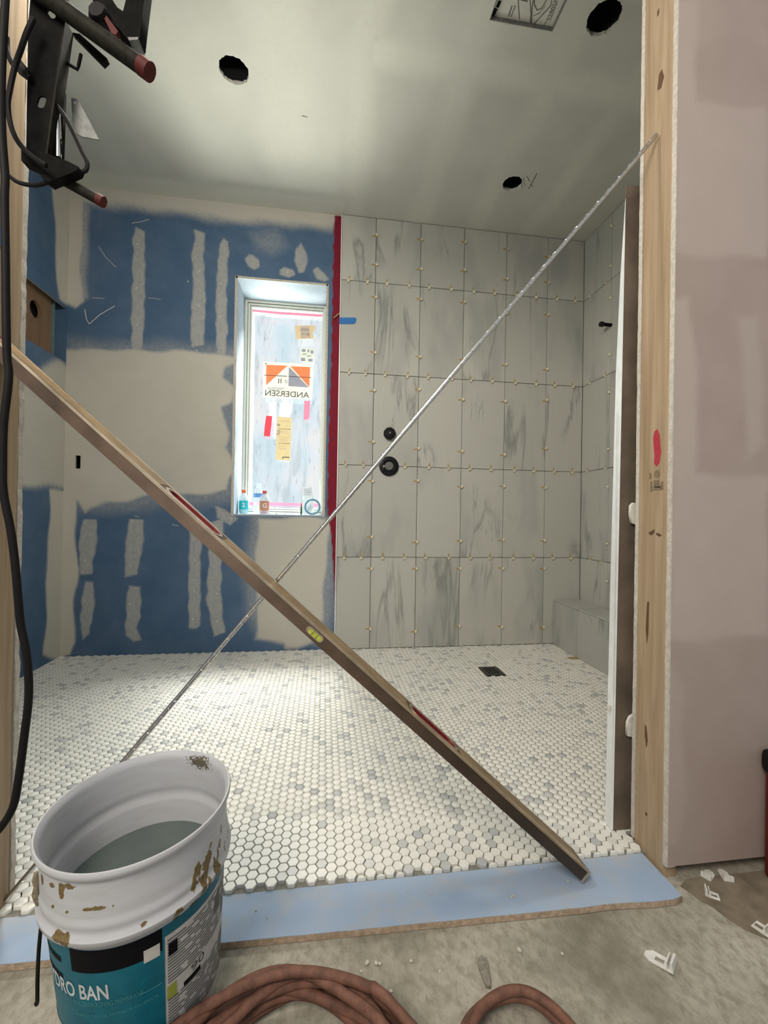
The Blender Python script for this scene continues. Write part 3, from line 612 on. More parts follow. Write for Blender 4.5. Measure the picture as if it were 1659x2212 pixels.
sticker('red_edge_tape', [(538,1084),(648,1087),(690,1088),(690,1095),(648,1094),(538,1092)], 'tape_pink', 'pink tape along the bottom edge of the window film', 'tape')

# ---- objects on the sill
def clear_mat(name, col, fac=.5):
    t = NT(name); d = t.b; t.set(col, .15, 0, .5); tr = t.add('ShaderNodeBsdfTransparent'); tr.inputs[0].default_value = (*[min(1, .6+.4*x) for x in col], 1); mx = t.add('ShaderNodeMixShader'); mx.inputs[0].default_value = fac
    t.link(d.outputs[0], mx.inputs[1]); t.link(tr.outputs[0], mx.inputs[2]); t.link(mx.outputs[0], t.out.inputs[0])
clear_mat('clear_plastic', (.75, .82, .86), .55); clear_mat('teal_drink', (.04, .72, .78), .2); clear_mat('red_drink', (.85, .30, .22), .25)
plain('cap_orange', (.80, .16, .05), .4); plain('cap_red', (.55, .10, .09), .4); plain('label_teal', (.02, .45, .50), .5); plain('label_white', (.8, .8, .76), .5); plain('label_rust', (.55, .25, .15), .5); plain('label_blue', (.12, .28, .55), .5)
def bottle(name, px, ptop, Y, r, label, drink, capm, labm, txt, h_lab, full=.35):
    b = onY(px, 1105, Y); top = onY(px, ptop, Y).z; z0 = WZ0+.0005; H = top-z0; e = thing(name, (b.x, Y, z0), label, 'bottle'); M = Matrix.Translation((b.x, Y, z0))
    lathe('body', [(r*.85, 0), (r, .01), (r, H*.28), (r*.95, H*.33), (r, H*.38), (r*.98, H*.62), (r*.9, H*.72), (r*.42, H*.86), (r*.38, H*.92)], M, 'clear_plastic', e, 20)
    if drink: lathe('drink', [(r*.8, .004), (r*.94, .012), (r*.94, H*full)], M, drink, e, 20)
    lathe('cap', [(r*.46, H*.875), (r*.48, H*.9), (r*.48, H*.99), (r*.44, H)], M, capm, e, 16)
    lathe('label', [(r*1.012, H*h_lab[0]), (r*1.012, H*h_lab[1])], M, labm, e, 20, cap=False)
    if txt: text('lettering', txt, r*1.3, frame((b.x+r*.2, Y-r*1.05, z0+H*(h_lab[0]+h_lab[1])/2), (1, 0, 0), (0, 0, 1)), 'label_white', e, bold=.001)
    return e
bottle('drink_bottle', 526, 1058, 3.02, .030, 'orange-capped bottle of teal drink at the left end of the sill', 'teal_drink', 'cap_orange', 'label_teal', '2', (.18, .55), .2)
bottle('drink_bottle', 571, 1060, 2.98, .032, 'red-capped bottle with a big G on its rust label', 'red_drink', 'cap_red', 'label_rust', 'G', (.16, .56), .3)
bottle('water_bottle', 558, 1045, 3.08, .034, 'clear water bottle with a blue band behind the other bottles', None, 'clear_plastic', 'label_blue', '', (.55, .68))
# card, tape roll, marker
c = onY(665, 1090, 3.11); e = thing('printed_card', (c.x, 3.11, WZ0), 'white printed card leaning on the window behind the tape roll', 'card'); quad_plate('card', [(653,1052),(675,1052),(676,1109),(654,1109)], 3.115, 'label_white', e, .002)
for y in (1056, 1060, 1064, 1068): quad_plate('printed_line', [(656,y),(672,y),(672,y+1.4),(656,y+1.4)], 3.1135, 'label_grey', e)
c = onY(675, 1080, 3.05); R = .056; e = thing('tape_roll', (c.x, 3.05, WZ0), 'blue-grey ring of tape standing on the right of the sill', 'tape roll')
plain('tape_blue_grey', (.10, .26, .34), .5)
V, F = lathevf([(R*.80, -.010), (R, -.010), (R, .010), (R*.80, .010), (R*.80, -.010)], 32); mesh('ring', [frame((c.x, 3.05, WZ0+R+.001), (1, .15, 0), (0, 0, 1)) @ v for v in V], F, 'tape_blue_grey', e, False)
c = onY(651, 1090, 3.06); e = thing('marker_pen', (c.x, 3.06, WZ0), 'dark green marker pen standing beside the tape roll', 'pen'); plain('pen_green', (.02, .09, .03), .4)
lathe('barrel', [(.006, 0), (.0065, .004), (.0065, .055), (.005, .058)], Matrix.Translation((c.x, 3.06, WZ0+.0005)), 'pen_green', e, 12); lathe('tip', [(.003, .058), (.0035, .07), (.0015, .082)], Matrix.Translation((c.x, 3.06, WZ0+.0005)), 'black_metal', e, 10)

NTH = ['first', 'second', 'third', 'fourth', 'fifth', 'sixth', 'seventh']; ROWN = ['lowest', 'second', 'third', 'fourth', 'top']; LEVN = ['lowest', 'second', 'third', 'top']
# ---- broken tile clips: one builder, used on the sill and the floor
def loose_clip(name, M, label, group, s=1.0):
    e = thing(name, (0, 0, 0), label, 'tile clip', group)
    plate('base', [(-.02*s, -.011*s), (.012*s, -.011*s), (.02*s, -.004*s), (.02*s, .006*s), (.012*s, .011*s), (-.02*s, .011*s)], [[(-.006*s, -.004*s), (.006*s, -.004*s), (.006*s, .004*s), (-.006*s, .004*s)]], .002, Matrix.Translation((0, 0, .001)), 'white_plastic', e)
    boxes('tab', [((-.02*s, -.011*s, .001), (-.017*s, .011*s, .014*s)), ((-.013*s, -.011*s, .001), (-.011*s, .011*s, .012*s))], 'white_plastic', e)
    e.matrix_basis = M; return e
def rot(ax, ay, az): return Matrix.Rotation(az, 4, 'Z') @ Matrix.Rotation(ay, 4, 'Y') @ Matrix.Rotation(ax, 4, 'X')
for i, (px, a) in enumerate(((586, .4), (594, 2.2), (601, 1.1), (610, -.5), (618, .9), (626, 2.6), (633, .2), (660, 1.5))):
    b = onY(px, 1106, 2.93+.012*(i % 3)); loose_clip('tile_clip', Matrix.Translation((b.x, b.y, WZ0+.0006)) @ rot(0, 0, a), f'cream tile clip loose on the sill, {NTH[min(i, 6)]} from the bottles' if px != 660 else 'single cream tile clip on the sill below the tape roll', 'loose clips on the sill' if px != 660 else None, .75)

# ---- tile leveling clips left in the wall joints
proto = thing('tile_spacer', (0, 0, 0), 'tan leveling clip', 'tile clip')     # drawn on a wall facing -Y, standing across a vertical joint
plate('residue', [(-.024, -.002), (-.008, -.005), (.0, -.0045), (.008, -.005), (.017, -.002), (.016, .002), (.004, .0045), (-.010, .004), (-.023, .002)], [], .0012, XZ(-.0006), 'clip_tan', proto)
plate('tab', [(-.0015, -.007), (.0015, -.0075), (.0015, .007), (-.0015, .0075)], [], .012, XZ(-.006), 'clip_cream', proto)
plate('stub', [(.001, -.006), (.009, -.004), (.010, .004), (.002, .006)], [], .006, XZ(-.004), 'clip_cream', proto)
first = [True]
def put_clip(M, label, group):
    if first[0]: o = proto; o.matrix_basis = M; first[0] = False
    else: o = copy_tree(proto, M)
    o['label'] = label; o['group'] = group
FYB = YB-.0142
for i in range(1, 6):
    for j in range(5):
        z0, z1 = rows[j], rows[j+1]
        for up_, z in enumerate((z0+.13+random.uniform(-.03, .03), z1-.11+random.uniform(-.03, .03)) if j else (z0+.11+random.uniform(-.03, .03), z1-.075)):
            put_clip(Matrix.Translation((cols[i], FYB, z)) @ Matrix.Scale(1.3, 4) @ Matrix.Rotation(random.uniform(-.25, .25), 4, 'Y'), f"tan clip in the {NTH[i-1]} upright joint from the red band, {ROWN[j]} tile row, {'upper' if up_ else 'lower'} one", 'clips in upright joints of the back wall')
for j in range(1, 5):
    for i in range(6):
        w = cols[i+1]-cols[i]
        for rt_, f in enumerate((.22, .72) if i else (.25, .75)):
            put_clip(Matrix.Translation((cols[i]+w*(f+random.uniform(-.04, .04)), FYB, rows[j])) @ Matrix.Scale(1.3, 4) @ Matrix.Rotation(math.pi/2+random.uniform(-.2, .2), 4, 'Y'), f"tan clip on the {LEVN[j-1]} level joint, {NTH[i]} tile from the red band, {'right' if rt_ else 'left'} one", 'clips in level joints of the back wall')
RZ = Matrix.Rotation(-math.pi/2, 4, 'Z')
for j in range(1, 5):
    for nr_, y in enumerate((2.60, 2.76)): put_clip(Matrix.Translation((XR-.0142, y+random.uniform(-.03, .03), rows[j])) @ RZ @ Matrix.Rotation(math.pi/2+random.uniform(-.2, .2), 4, 'Y'), f"tan clip on the right wall's {LEVN[j-1]} level joint, {'close to' if nr_ else 'away from'} the corner", 'clips in the right wall joints')
for j in range(5):
    for f in ((.2, .8) if j else (.8,)): put_clip(Matrix.Translation((XR-.0142, 2.556, max(.36, rows[j]+f*(rows[j+1]-rows[j])))) @ RZ, f"tan clip in the right wall's upright joint, {ROWN[j]} tile row, {'upper' if f > .5 else 'lower'} one", 'clips in the right wall joints')

# ---- tiled bench along the right wall
bench = thing('shower_bench', (BX+.1, 2.0, 0), 'low tiled bench along the foot of the right shower wall', 'bench')
box('core', (BX+.009, YF+.02, 0.001), (XR-.016, YB-.016, BZ-.009), 'tile_bed', bench)
def slab(lo, hi, name='tile'): return box(name, lo, hi, 'marble_tile', bench, .0012)
by = [YB-.0165, 2.5596, 2.253, 1.9465, 1.64, 1.3335, YF+.022]
for a, b in zip(by[:-1], by[1:]):
    slab((BX, b+J, .001), (BX+.008, a-J, BZ-.010)); slab((BX-.002, b+J, BZ-.008), (XR-.0165, a-J, BZ))

# ---- shower fittings
vx, vz = [(lambda p: (p.x, p.z))(onY(*q, YB-.02)) for q in ((841, 937), (840, 1007))]
e = thing('shower_valve', (vx[0], FYB, vx[1]), 'small black octagonal valve cap on the tile above the round valve', 'valve'); M = frame((vx[0], FYB, vx[1]), (1, 0, 0), (0, 0, 1))
lathe('cap', [(.037, 0), (.041, .006), (.041, .028), (.034, .036), (.012, .038)], M, 'valve_black', e, 9); lathe('rim', [(.030, .036), (.030, .041), (.026, .041), (.026, .036)], M, 'valve_black', e, 18, False); lathe('boss', [(.007, .036), (.007, .044), (.004, .046)], M, 'valve_grey', e, 12)
e = thing('shower_valve', (vz[0], FYB, vz[1]), 'round black valve ring with grey centre plug in the tile', 'valve'); M = frame((vz[0], FYB, vz[1]), (1, 0, 0), (0, 0, 1))
lathe('ring', [(.062, 0), (.065, .003), (.065, .012), (.058, .016), (.040, .016), (.038, .008), (.030, .006)], M, 'valve_black', e, 36); lathe('plug', [(.029, .006), (.029, .018), (.026, .021), (.004, .021)], M, 'valve_grey', e, 28)
for k in range(4):
    a = math.pi/4+k*math.pi/2; lathe('screw', [(.005, .016), (.005, .0185), (.003, .019)], M @ Matrix.Translation((.049*math.cos(a), .049*math.sin(a), 0)), 'black_metal', e, 8)
e = thing('shower_pipe', (XR-.0142, 2.55, 2.142), 'short black pipe stub sticking out of the right wall', 'pipe'); tube('pipe', [(XR-.014, 2.55, 2.142), (XR-.070, 2.55, 2.143)], .011, 'black_metal', e, 14)
lathe('cap', [(.012, 0), (.0165, .004), (.0165, .022), (.014, .026)], frame((XR-.068, 2.55, 2.143), (0, 1, 0), (0, 0, 1)) @ Matrix.Rotation(math.pi, 4, 'X'), 'valve_black', e, 18)
# cap points into the room
# ---- drain
e = thing('floor_drain', (.972, 2.378, 0), 'square dark metal drain grate set in the shower floor', 'drain')
plate('grate', [(.918, 2.314), (1.026, 2.314), (1.026, 2.446), (.918, 2.446)], [stadium(.945+.018*i, 2.38, .10, .008, 4, math.pi/2) for i in range(4)], .004, Matrix.Translation((0, 0, .0015)), 'drain_metal', e)
box('sump', (.918, 2.314, -.02), (1.026, 2.446, -.0012), 'drain_slot', e)

# ---- floor: hexagon mosaic, 300 largest pieces single, the rest one field
floor = boxes('floor', [((XL-.05, YF+.012, -.08), (XR, YB+.01, -.0035)), ((XJL, 1.083, -.08), (XJR, YF+.02, -.0035)), ((XJL, 1.0595, -.08), (XJR, 1.09, -.0085))], 'grout'); tag(floor, 'shower floor of small white and grey marble hexagons', kind='structure')
PITCH_H, COLS = .0279, .02425; X0H, Y0H = .034, 1.0752; RH = (PITCH_H-.0026)/math.sqrt(3)
hexc = []
for i in range(-75, 80):
    x = X0H+i*COLS
    for j in range(0, 70):
        y = Y0H+(j+(.5 if i % 2 else 0))*PITCH_H
        if y > YB-.004 or x < XL+.004 or x > BX+.01: continue
        if y < 1.128 and not (XJL-.004 < x < XJR-.002): continue
        if .908 < x < 1.036 and 2.304 < y < 2.456: continue
        hexc.append((x, y))
hexc = np.array(hexc)
tone = np.where(rng.random(len(hexc)) < .085, rng.uniform(.66, .93, len(hexc)), np.where(rng.random(len(hexc)) < .11, rng.uniform(.5, .62, len(hexc)), rng.uniform(0, .45, len(hexc))))
def hexvf():
    V, F = [], []
    for r, z in ((RH-.0010, 0), (RH, -.0010), (RH, -.010)):
        for k in range(6): a = math.pi/3*k; V.append((r*math.cos(a), r*math.sin(a), z))
    F.append((0, 1, 2, 3, 4, 5))
    for s in (0, 6):
        for k in range(6): k2 = (k+1) % 6; F.append((s+k, s+6+k, s+6+k2, s+k2))
    return np.array(V), F
HV, HF = hexvf()
dcam = hexc[:, 1]*math.cos(YAW)+hexc[:, 0]*math.sin(YAW); px = PW/2+FP*(hexc[:, 0]*math.cos(YAW)-hexc[:, 1]*math.sin(YAW))/dcam
inview = (px > 470) & (px < 1400); order = np.argsort(np.where(inview, dcam, 99))[:300]; single = np.zeros(len(hexc), bool); single[order] = True
hm = bpy.data.meshes.new('tile'); hm.from_pydata(HV.tolist(), [], HF); hm.materials.append(MATS['hex_marble'])
zj = rng.normal(0, .00035, len(hexc))
for k in np.nonzero(single)[0]:
    o = bpy.data.objects.new('tile', hm); COL.objects.link(o); o.location = (*hexc[k], zj[k]); o.rotation_euler = (rng.normal(0, .008), rng.normal(0, .008), rng.normal(0, .01)); o.parent = floor; o['tone'] = float(tone[k])
rest = np.nonzero(~single)[0]; n = len(rest)
Vall = (HV[None]+np.concatenate([hexc[rest], zj[rest, None]], 1)[:, None]).reshape(-1, 3)
loops = np.concatenate([(np.arange(n)[:, None]*18+np.array(f)[None]) for f in HF], 1)          # per tile: 6 + 12*4 corners
sizes = [len(f) for f in HF]
me = bpy.data.meshes.new('tile_field'); me.vertices.add(len(Vall)); me.vertices.foreach_set('co', Vall.ravel()); me.loops.add(loops.size); me.loops.foreach_set('vertex_index', loops.ravel().astype(np.int32))
tot = np.tile(sizes, n); me.polygons.add(len(tot)); me.polygons.foreach_set('loop_start', np.concatenate([[0], np.cumsum(tot)[:-1]]).astype(np.int32)); me.polygons.foreach_set('loop_total', tot.astype(np.int32)); me.update(calc_edges=True); me.validate()
at = me.attributes.new('tone', 'FLOAT', 'FACE'); at.data.foreach_set('value', np.repeat(tone[rest], len(HF)).astype(np.float32))
o = link('tile_field', me, 'hex_marble_field', floor); o['kind'] = 'stuff'
# cut slivers that fill the scalloped front edge near the right
for i in range(3, 34, 2):
    if i in (9, 15, 25): continue
    x = X0H+i*COLS; 
    if x > XJR-.02: break
    d = random.uniform(.004, .009); w = RH*(.55+d*30)
    mesh('cut_tile', [(x-w, 1.0612, 0), (x+w, 1.0612, 0), (x+w*.4, 1.0612+d, 0), (x-w*.4, 1.0612+d, 0), (x-w, 1.0612, -.009), (x+w, 1.0612, -.009), (x+w*.4, 1.0612+d, -.009), (x-w*.4, 1.0612+d, -.009)], [(0, 1, 2, 3), (4, 5, 1, 0), (5, 6, 2, 1), (6, 7, 3, 2), (7, 4, 0, 3)], 'hex_marble', floor)['tone'] = .2

# ---- hall floor
floor_hall = box('floor_hall', (-2.3, -1.6, -.12), (2.3, 1.0595, ZH), 'concrete'); tag(floor_hall, 'rough grey concrete hall floor', kind='structure')
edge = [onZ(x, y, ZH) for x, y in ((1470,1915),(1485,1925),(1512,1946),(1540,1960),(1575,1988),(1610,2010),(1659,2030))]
plate('floor_shadow_sheet', [(p.x, p.y) for p in edge]+[(1.12, .66), (2.2, .2), (2.2, .984), (.93, .984)], [], .003, Matrix.Translation((0, 0, ZH+.0015)), 'shadow_brown', floor_hall)  # flat brown shape painted in for the shadow across this corner
# concrete crumbs
cr = bpy.data.meshes.new('crumb'); bm = bmesh.new(); bmesh.ops.create_icosphere(bm, subdivisions=1, radius=1)
for v in bm.verts: v.co *= random.uniform(.7, 1.2)
bm.to_mesh(cr); bm.free(); cr.materials.append(MATS['gypsum_core'])

# ================================================================== LOOSE THINGS
# ---- blue backer board lying over the curb
e = thing('backer_board', (.1, 1.0, ZH), 'light blue backer board strip lying across the threshold', 'board')
g = np.random.default_rng(4); xs = np.linspace(XJL+.004, .868, 60); fy = .9445-.021*(xs+.2)/1.07+g.normal(0, .0003, 60)+np.where(xs > .62, .0025*np.sin((xs-.62)*26), 0)
out = [(XJL+.004, 1.0592), (.868, 1.0592), (.868, fy[-1]+.004)]+[(xs[i], fy[i]) for i in range(58, -1, -1)]
plate('core', out, [], .0135, Matrix.Translation((0, 0, ZB-.0078)), 'board_core', e)
plate('face_paper', [(x, y+.0005) for x, y in out], [], .001, Matrix.Translation((0, 0, ZB-.0005)), 'blue_board', e)

# ---- bucket: standing half on the board, so it leans a little
bn = Vector((-.0346, -.0424, 1)).normalized(); bc = Vector((-.3253, .8477, .3593)); RB = .1566
bxv = Vector((1, 0, 0)); bxv = (bxv-bn*bxv.dot(bn)).normalized(); byv = bn.cross(bxv)
BM = Matrix(((bxv.x, byv.x, bn.x, bc.x), (bxv.y, byv.y, bn.y, bc.y), (bxv.z, byv.z, bn.z, bc.z), (0, 0, 0, 1))); BH = .368
base = BM @ Vector((0, 0, -BH))
bucket = thing('bucket', base, 'dirty white plastic bucket with teal label and murky water', 'bucket')
BI = BM.inverted(); k_t = .145/.1566
def rbody(z): return .1425-.0165*((-z-.12)/.248)              # label zone radius at depth z below the rim
def oncyl(x, y, dr=0.0):
    """point of the bucket side hit by a sight line -> (angle, z) in bucket frame"""
    o = BI @ Vector((0, 0, CAMZ)); d = (BI.to_3x3() @ ray(x, y)).normalized(); r = .139
    for _ in range(6):
        A = d.x**2+d.y**2; B = o.x*d.x+o.y*d.y; Cc = o.x**2+o.y**2-r*r; D = max(B*B-A*Cc, 0); s = (-B-math.sqrt(D))/A; p = o+d*s
        r = rbody(p.z) if p.z < -.115 else .1485
    return math.atan2(p.y, p.x), p.z
outer = [(.1250, -BH), (.1262, -BH+.004), (rbody(-.125), -.125), (.1462, -.119), (.1535, -.112), (.1545, -.104), (.1500, -.098), (.1488, -.092), (.1500, -.088), (.1500, -.080), (.1482, -.076), (.1480, -.030), (.1490, -.014), (.1535, -.010), (.1560, -.004), (.1566, .0), (.1552, .004), (.1525, .004), (.1500, .0)]
inner = [(.1465, -.006), (.1455, -.03), (.1455, -.072), (.1470, -.077), (.1470, -.088), (.1430, -.094), (.1398, -.125), (.1350, -.190), (.1230, -BH+.006), (.002, -BH+.006)]
prof = [(.002, -BH)]+outer+inner
# splashes: masks on the side wall
fine = []
for (r1, z1), (r2, z2) in zip(prof[:-1], prof[1:]):
    m = max(1, int(abs(z2-z1)/.006)); fine += [(r1+(r2-r1)*k/m, z1+(z2-z1)*k/m) for k in range(m)]
fine.append(prof[-1]); SEG = 160
V, F = lathevf(fine, SEG); me = bpy.data.meshes.new('shell'); me.from_pydata([BM @ v for v in V], [], F); me.update()
sp = np.zeros(len(V)); A = np.array([math.atan2(v.y, v.x) for v in V]); Z = np.array([v.z for v in V]); RR = np.array([math.hypot(v.x, v.y) for v in V]); isout = np.repeat(np.arange(len(fine)) < sum(max(1, int(abs(b[1]-a[1])/.006)) for a, b in zip(prof[:len(outer)], prof[1:len(outer)+1])), SEG)
def blob(x, y, rx, rz, a=1.0, inside=False):
    t, z = oncyl(x, y); d = np.hypot(((A-t+math.pi) % (2*math.pi)-math.pi)*.145/rx, (Z-z)/rz)
    global sp; sp = np.maximum(sp, np.where(isout, a*np.clip(1.35-d, 0, 1), 0))
for a in ((132,1925,.006,.016),(150,1912,.014,.005),(112,1912,.008,.004),(210,1965,.014,.004),(185,1967,.006,.003),(145,1968,.006,.003),(115,1958,.004,.004),(312,1992,.006,.004),(108,2010,.003,.010),(128,2018,.008,.010),(145,2025,.008,.012),(152,2055,.006,.020),(150,2080,.006,.02),
          (418,1910,.006,.014),(428,1880,.008,.012),(445,1868,.006,.014),(425,1935,.006,.012),(452,1850,.008,.012),(440,1895,.010,.012),(415,1955,.005,.008),(385,1965,.010,.008),(380,1985,.008,.005),(475,1820,.006,.008),(490,1800,.006,.01),(465,1880,.01,.02),(470,1845,.004,.012),(484,1825,.004,.012),(462,1862,.004,.01),(436,1915,.004,.02),(448,1905,.004,.012),(478,1790,.003,.008),(490,1775,.003,.008),(402,1975,.006,.006),(432,1855,.003,.006),(455,1825,.003,.006),(350,1990,.003,.003),(240,1958,.003,.003),(65,1950,.004,.004),(90,1900,.006,.012),(80,1920,.005,.012)): blob(*a)
tr_, zr_ = 0, 0
insp = np.where(~isout, np.clip(1.25-np.hypot(((A-math.radians(62)+math.pi) % (2*math.pi)-math.pi)*.145/.045, (Z+.012)/.022), 0, 1), 0)
at = me.attributes.new('mud', 'FLOAT', 'POINT'); at.data.foreach_set('value', sp.astype(np.float32)); at = me.attributes.new('dirt', 'FLOAT', 'POINT'); at.data.foreach_set('value', insp.astype(np.float32))
t = NT('bucket_plastic'); c = t.coord(); n = t.noise(c, 90, 4, .65); n2 = t.noise(c, 260, 3); n3 = t.noise(t.mapping(c, (1, 1, 6)), 14, 3)
col = t.mix(t.ramp(n3, [(.4, 0.0), (.75, .5)]), (.52, .525, .545), (.42, .405, .40))
mk = t.ramp(t.math('ADD', t.attr('mud'), t.math('MULTIPLY', t.math('SUBTRACT', n, .5), 1.1)), [(.42, 0.0), (.5, 1.0)])
col = t.mix(t.math('MULTIPLY', mk, t.ramp(t.attr('mud'), [(.05, 0.0), (.2, 1.0)])), col, t.mix(t.ramp(n2, [(.4, 0.0), (.6, 1.0)]), (.13, .085, .032), (.20, .145, .055)))
dk = t.math('MULTIPLY', t.ramp(t.math('ADD', t.attr('dirt'), t.math('MULTIPLY', t.math('SUBTRACT', n2, .5), 2.0)), [(.62, 0.0), (.75, 1.0)]), t.ramp(t.attr('dirt'), [(.05, 0.0), (.3, 1.0)]))
col = t.mix(dk, col, (.12, .10, .07)); t.bump(n2, .08, .0005); t.set(col, .45, 0, .4)
link('shell', me, 'bucket_plastic', bucket, True)
V, F = lathevf([(.0005, -.143), (.06, -.143), (.1388, -.1428)], 48); plain('murky_water', (.10, .125, .115), .08, var=.05, spec=.5); mesh('water', [BM @ v for v in V], F, 'murky_water', bucket, True)
def cylpatch(name, a0, a1, z0, z1, off, mat, parent=bucket, n=40, top=None):
    V, F = [], []
    for k in range(n+1):
        a = a0+(a1-a0)*k/n
        for z in (z0, z1): r = rbody(z)+off; V.append(BM @ Vector((r*math.cos(a), r*math.sin(a), z)))
    for k in range(n): F.append((2*k, 2*k+2, 2*k+3, 2*k+1))
    return mesh(name, V, F, mat, parent, True)
plain('teal_print', (.0, .115, .165), .45, var=.15); plain('black_print', (.004, .004, .006), .6, spec=.1); plain('label_paper', (.52, .50, .47), .55); plain('print_grey', (.10, .10, .10), .6); plain('print_lime', (.28, .32, .05), .6); plain('print_white', (.52, .55, .56), .5); plain('print_teal_light', (.05, .26, .30), .5)
aL = oncyl(70, 2090)[0]; aR = oncyl(356, 2080)[0]; aE = oncyl(480, 1990)[0]; zt = -.127
if aR < aL: aR += 2*math.pi
cylpatch('label', aL-.35, aR, -.345, zt, .0006, 'teal_print'); cylpatch('label', aR, aR+1.25, -.152+.006, zt, .0006, 'teal_print'); cylpatch('text_panel', aR+.01, aR+1.25, -.35, -.147, .0006, 'label_paper')
a1 = oncyl(157, 2100)[0]; a2 = oncyl(350, 2030)[0]; cylpatch('black_band', a1, a2, -.166, zt, .0010, 'black_print'); cylpatch('price_tag', oncyl(310, 2055)[0], oncyl(345, 2040)[0], -.172, -.150, .0013, 'label_paper', n=8)
a0 = oncyl(85, 2060)[0]; cylpatch('black_band', aL-.3, oncyl(135, 2090)[0], -.160, -.150, .0010, 'black_print', n=14); cylpatch('black_band', aL-.3, oncyl(135, 2090)[0], -.190, -.180, .0010, 'black_print', n=14)
def cyltext(s, ang, z, width, height, mat, off=.0012, bold=.0):
    V, F = textvf(s, .05, bold=bold); xs_ = [v.x for v in V]; ys_ = [v.y for v in V]; w = max(xs_)-min(xs_); h = max(ys_)-min(ys_); cx = (max(xs_)+min(xs_))/2; cy = (max(ys_)+min(ys_))/2; out = []
    for v in V:
        zz = z+(v.y-cy)/h*height; r = rbody(zz)+off; a = ang+(v.x-cx)/w*width/r; out.append(BM @ Vector((r*math.cos(a), r*math.sin(a), zz)))
    return mesh('lettering', out, F, mat, bucket)
tb, zb = oncyl(188, 2143); cyltext('HYDRO BAN', tb-.25, zb, .135, .026, 'print_white', bold=.0011)
tb, zb = oncyl(200, 2168); cyltext('CEMENT COLD WATERPROOFING MEMBRANE', tb-.05, zb, .16, .008, 'print_teal_light'); 
tb, zb = oncyl(250, 2190); cyltext('READY TO USE  INTERIOR EXTERIOR', tb, zb+.002, .12, .005, 'print_teal_light')
cylpatch('printed_line', oncyl(300, 2130)[0], oncyl(350, 2100)[0], -.224, -.222, .0010, 'print_teal_light', n=6)
g = np.random.default_rng(12)
for k in range(34):
    z = -.155-.0054*k
    if -.262 < z < -.232: continue
    a = aR+.03
    while a < aR+1.15:
        L = g.uniform(.12, .5); cylpatch('printed_line', a, min(a+L, aR+1.2), z-.0024, z, .0010, 'print_grey', n=6); a += L+g.uniform(.02, .10)
cylpatch('printed_block', aR+.04, aR+.14, -.185, -.163, .0013, 'black_print', n=4); cylpatch('printed_block', aR+.02, aR+.13, -.262, -.238, .0013, 'print_lime', n=4); cylpatch('printed_block', aR+.22, aR+.46, -.262, -.254, .0013, 'black_print', n=6); cylpatch('printed_block', aR+.72, aR+.86, -.20, -.165, .0013, 'print_grey', n=4)
cyltext('90', aR+.42, -.243, .028, .014, 'print_grey', .0014)
cylpatch('torn_label', aL-.3, oncyl(165, 2208)[0], -.345, oncyl(100, 2186)[1], .0012, 'label_paper', n=16)
def oncollar(x, y):
    a, z = oncyl(x, y); return BM @ Vector((.151*math.cos(a), .151*math.sin(a), max(z, -.115)))
tube('mortar_crust', [oncollar(x, y) for x, y in ((70,1888),(66,1905),(64,1920),(62,1936),(64,1950),(68,1962))], [.003, .006, .004, .007, .005, .002], 'plaster_dirty', bucket, 8)
# wire bail hanging at the left
hb = [BM @ Vector(p) for p in ((-.146, -.02, -.118), (-.150, -.03, -.15), (-.153, -.04, -.20), (-.152, -.05, -.25), (-.148, -.06, -.285), (-.140, -.075, -.27))]
tube('bail_wire', spline(hb, 5), .003, 'dark_tube', bucket, 8)

# ---- spirit level leaning across the opening
A_, B_ = Vector((-.622, .98, 1.198)), Vector((.661, .98, .027)); dl = (B_-A_).normalized(); nl = Vector((-dl.z, 0, dl.x))*1.0
nl = Vector((.67413, 0, .73861)); A0 = A_-dl*.098; LEN = (B_-A0).length; DW, TH = .072, .0295
e = thing('spirit_level', B_-nl*TH, 'long aluminium spirit level, dim brown reflection painted on, leaning across the opening', 'level')
def lp(p): return (Vector(p)-A0).dot(dl)
s1 = (lp((-.335, .98, .936))+lp((-.24, .98, .851)))/2; s2 = (lp((.226, .98, .428))+lp((.322, .98, .346)))/2; s3 = lp((-.018, .98, .6225))
LM = frame(A0+Vector((0, DW/2, 0))-nl*TH/2, dl, (0, 1, 0))
plate('body', [(0, -DW/2), (LEN, -DW/2), (LEN, DW/2), (0, DW/2)], [stadium(s1, 0, .150, .044), stadium(s2, 0, .150, .044)], TH, LM, 'level_body', e)
for s in (s1, s2): plate('hand_grip', stadium(s, 0, .150, .044), [stadium(s, 0, .138, .034)], TH+.002, LM, 'level_red', e); plate('grip_rim', stadium(s, 0, .162, .056), [stadium(s, 0, .149, .043)], TH+.003, LM, 'level_edge', e)
sg = 1 if LM.to_3x3().col[2].dot(nl) > 0 else -1
def lbox(name, s0, s1_, y0, y1, n0, n1, mat, bev=0):          # along, across (Y), outward
    V, F = boxvf((s0, y0, n0), (s1_, y1, n1)); o = A0+Vector((0, 0, 0)); return mesh(name, [o+dl*v[0]+Vector((0, v[1], 0))+nl*v[2] for v in V], F, mat, e)
lbox('rail', 0, LEN, -.0015, .006, -.004, .0015, 'level_edge'); lbox('rail', 0, LEN, DW-.006, DW+.0015, -.004, .0015, 'level_edge')
for a_, b_ in ((.02, s1-.09), (s1+.09, s2-.09), (s2+.09, LEN-.02)): plate('web', [(a_, -DW/2+.007), (b_, -DW/2+.007), (b_, DW/2-.007), (a_, DW/2-.007)], [], .001, LM @ Matrix.Translation((0, 0, sg*(TH/2+.0003))), 'level_web', e)
lbox('end_cap', LEN-.004, LEN+.003, -.001, DW+.001, -TH-.001, .001, 'level_edge'); lbox('end_cap', -.003, .004, -.001, DW+.001, -TH-.001, .001, 'level_red')
FM = frame(A0-nl*TH/2+Vector((0, -.0006, 0)), dl, nl)
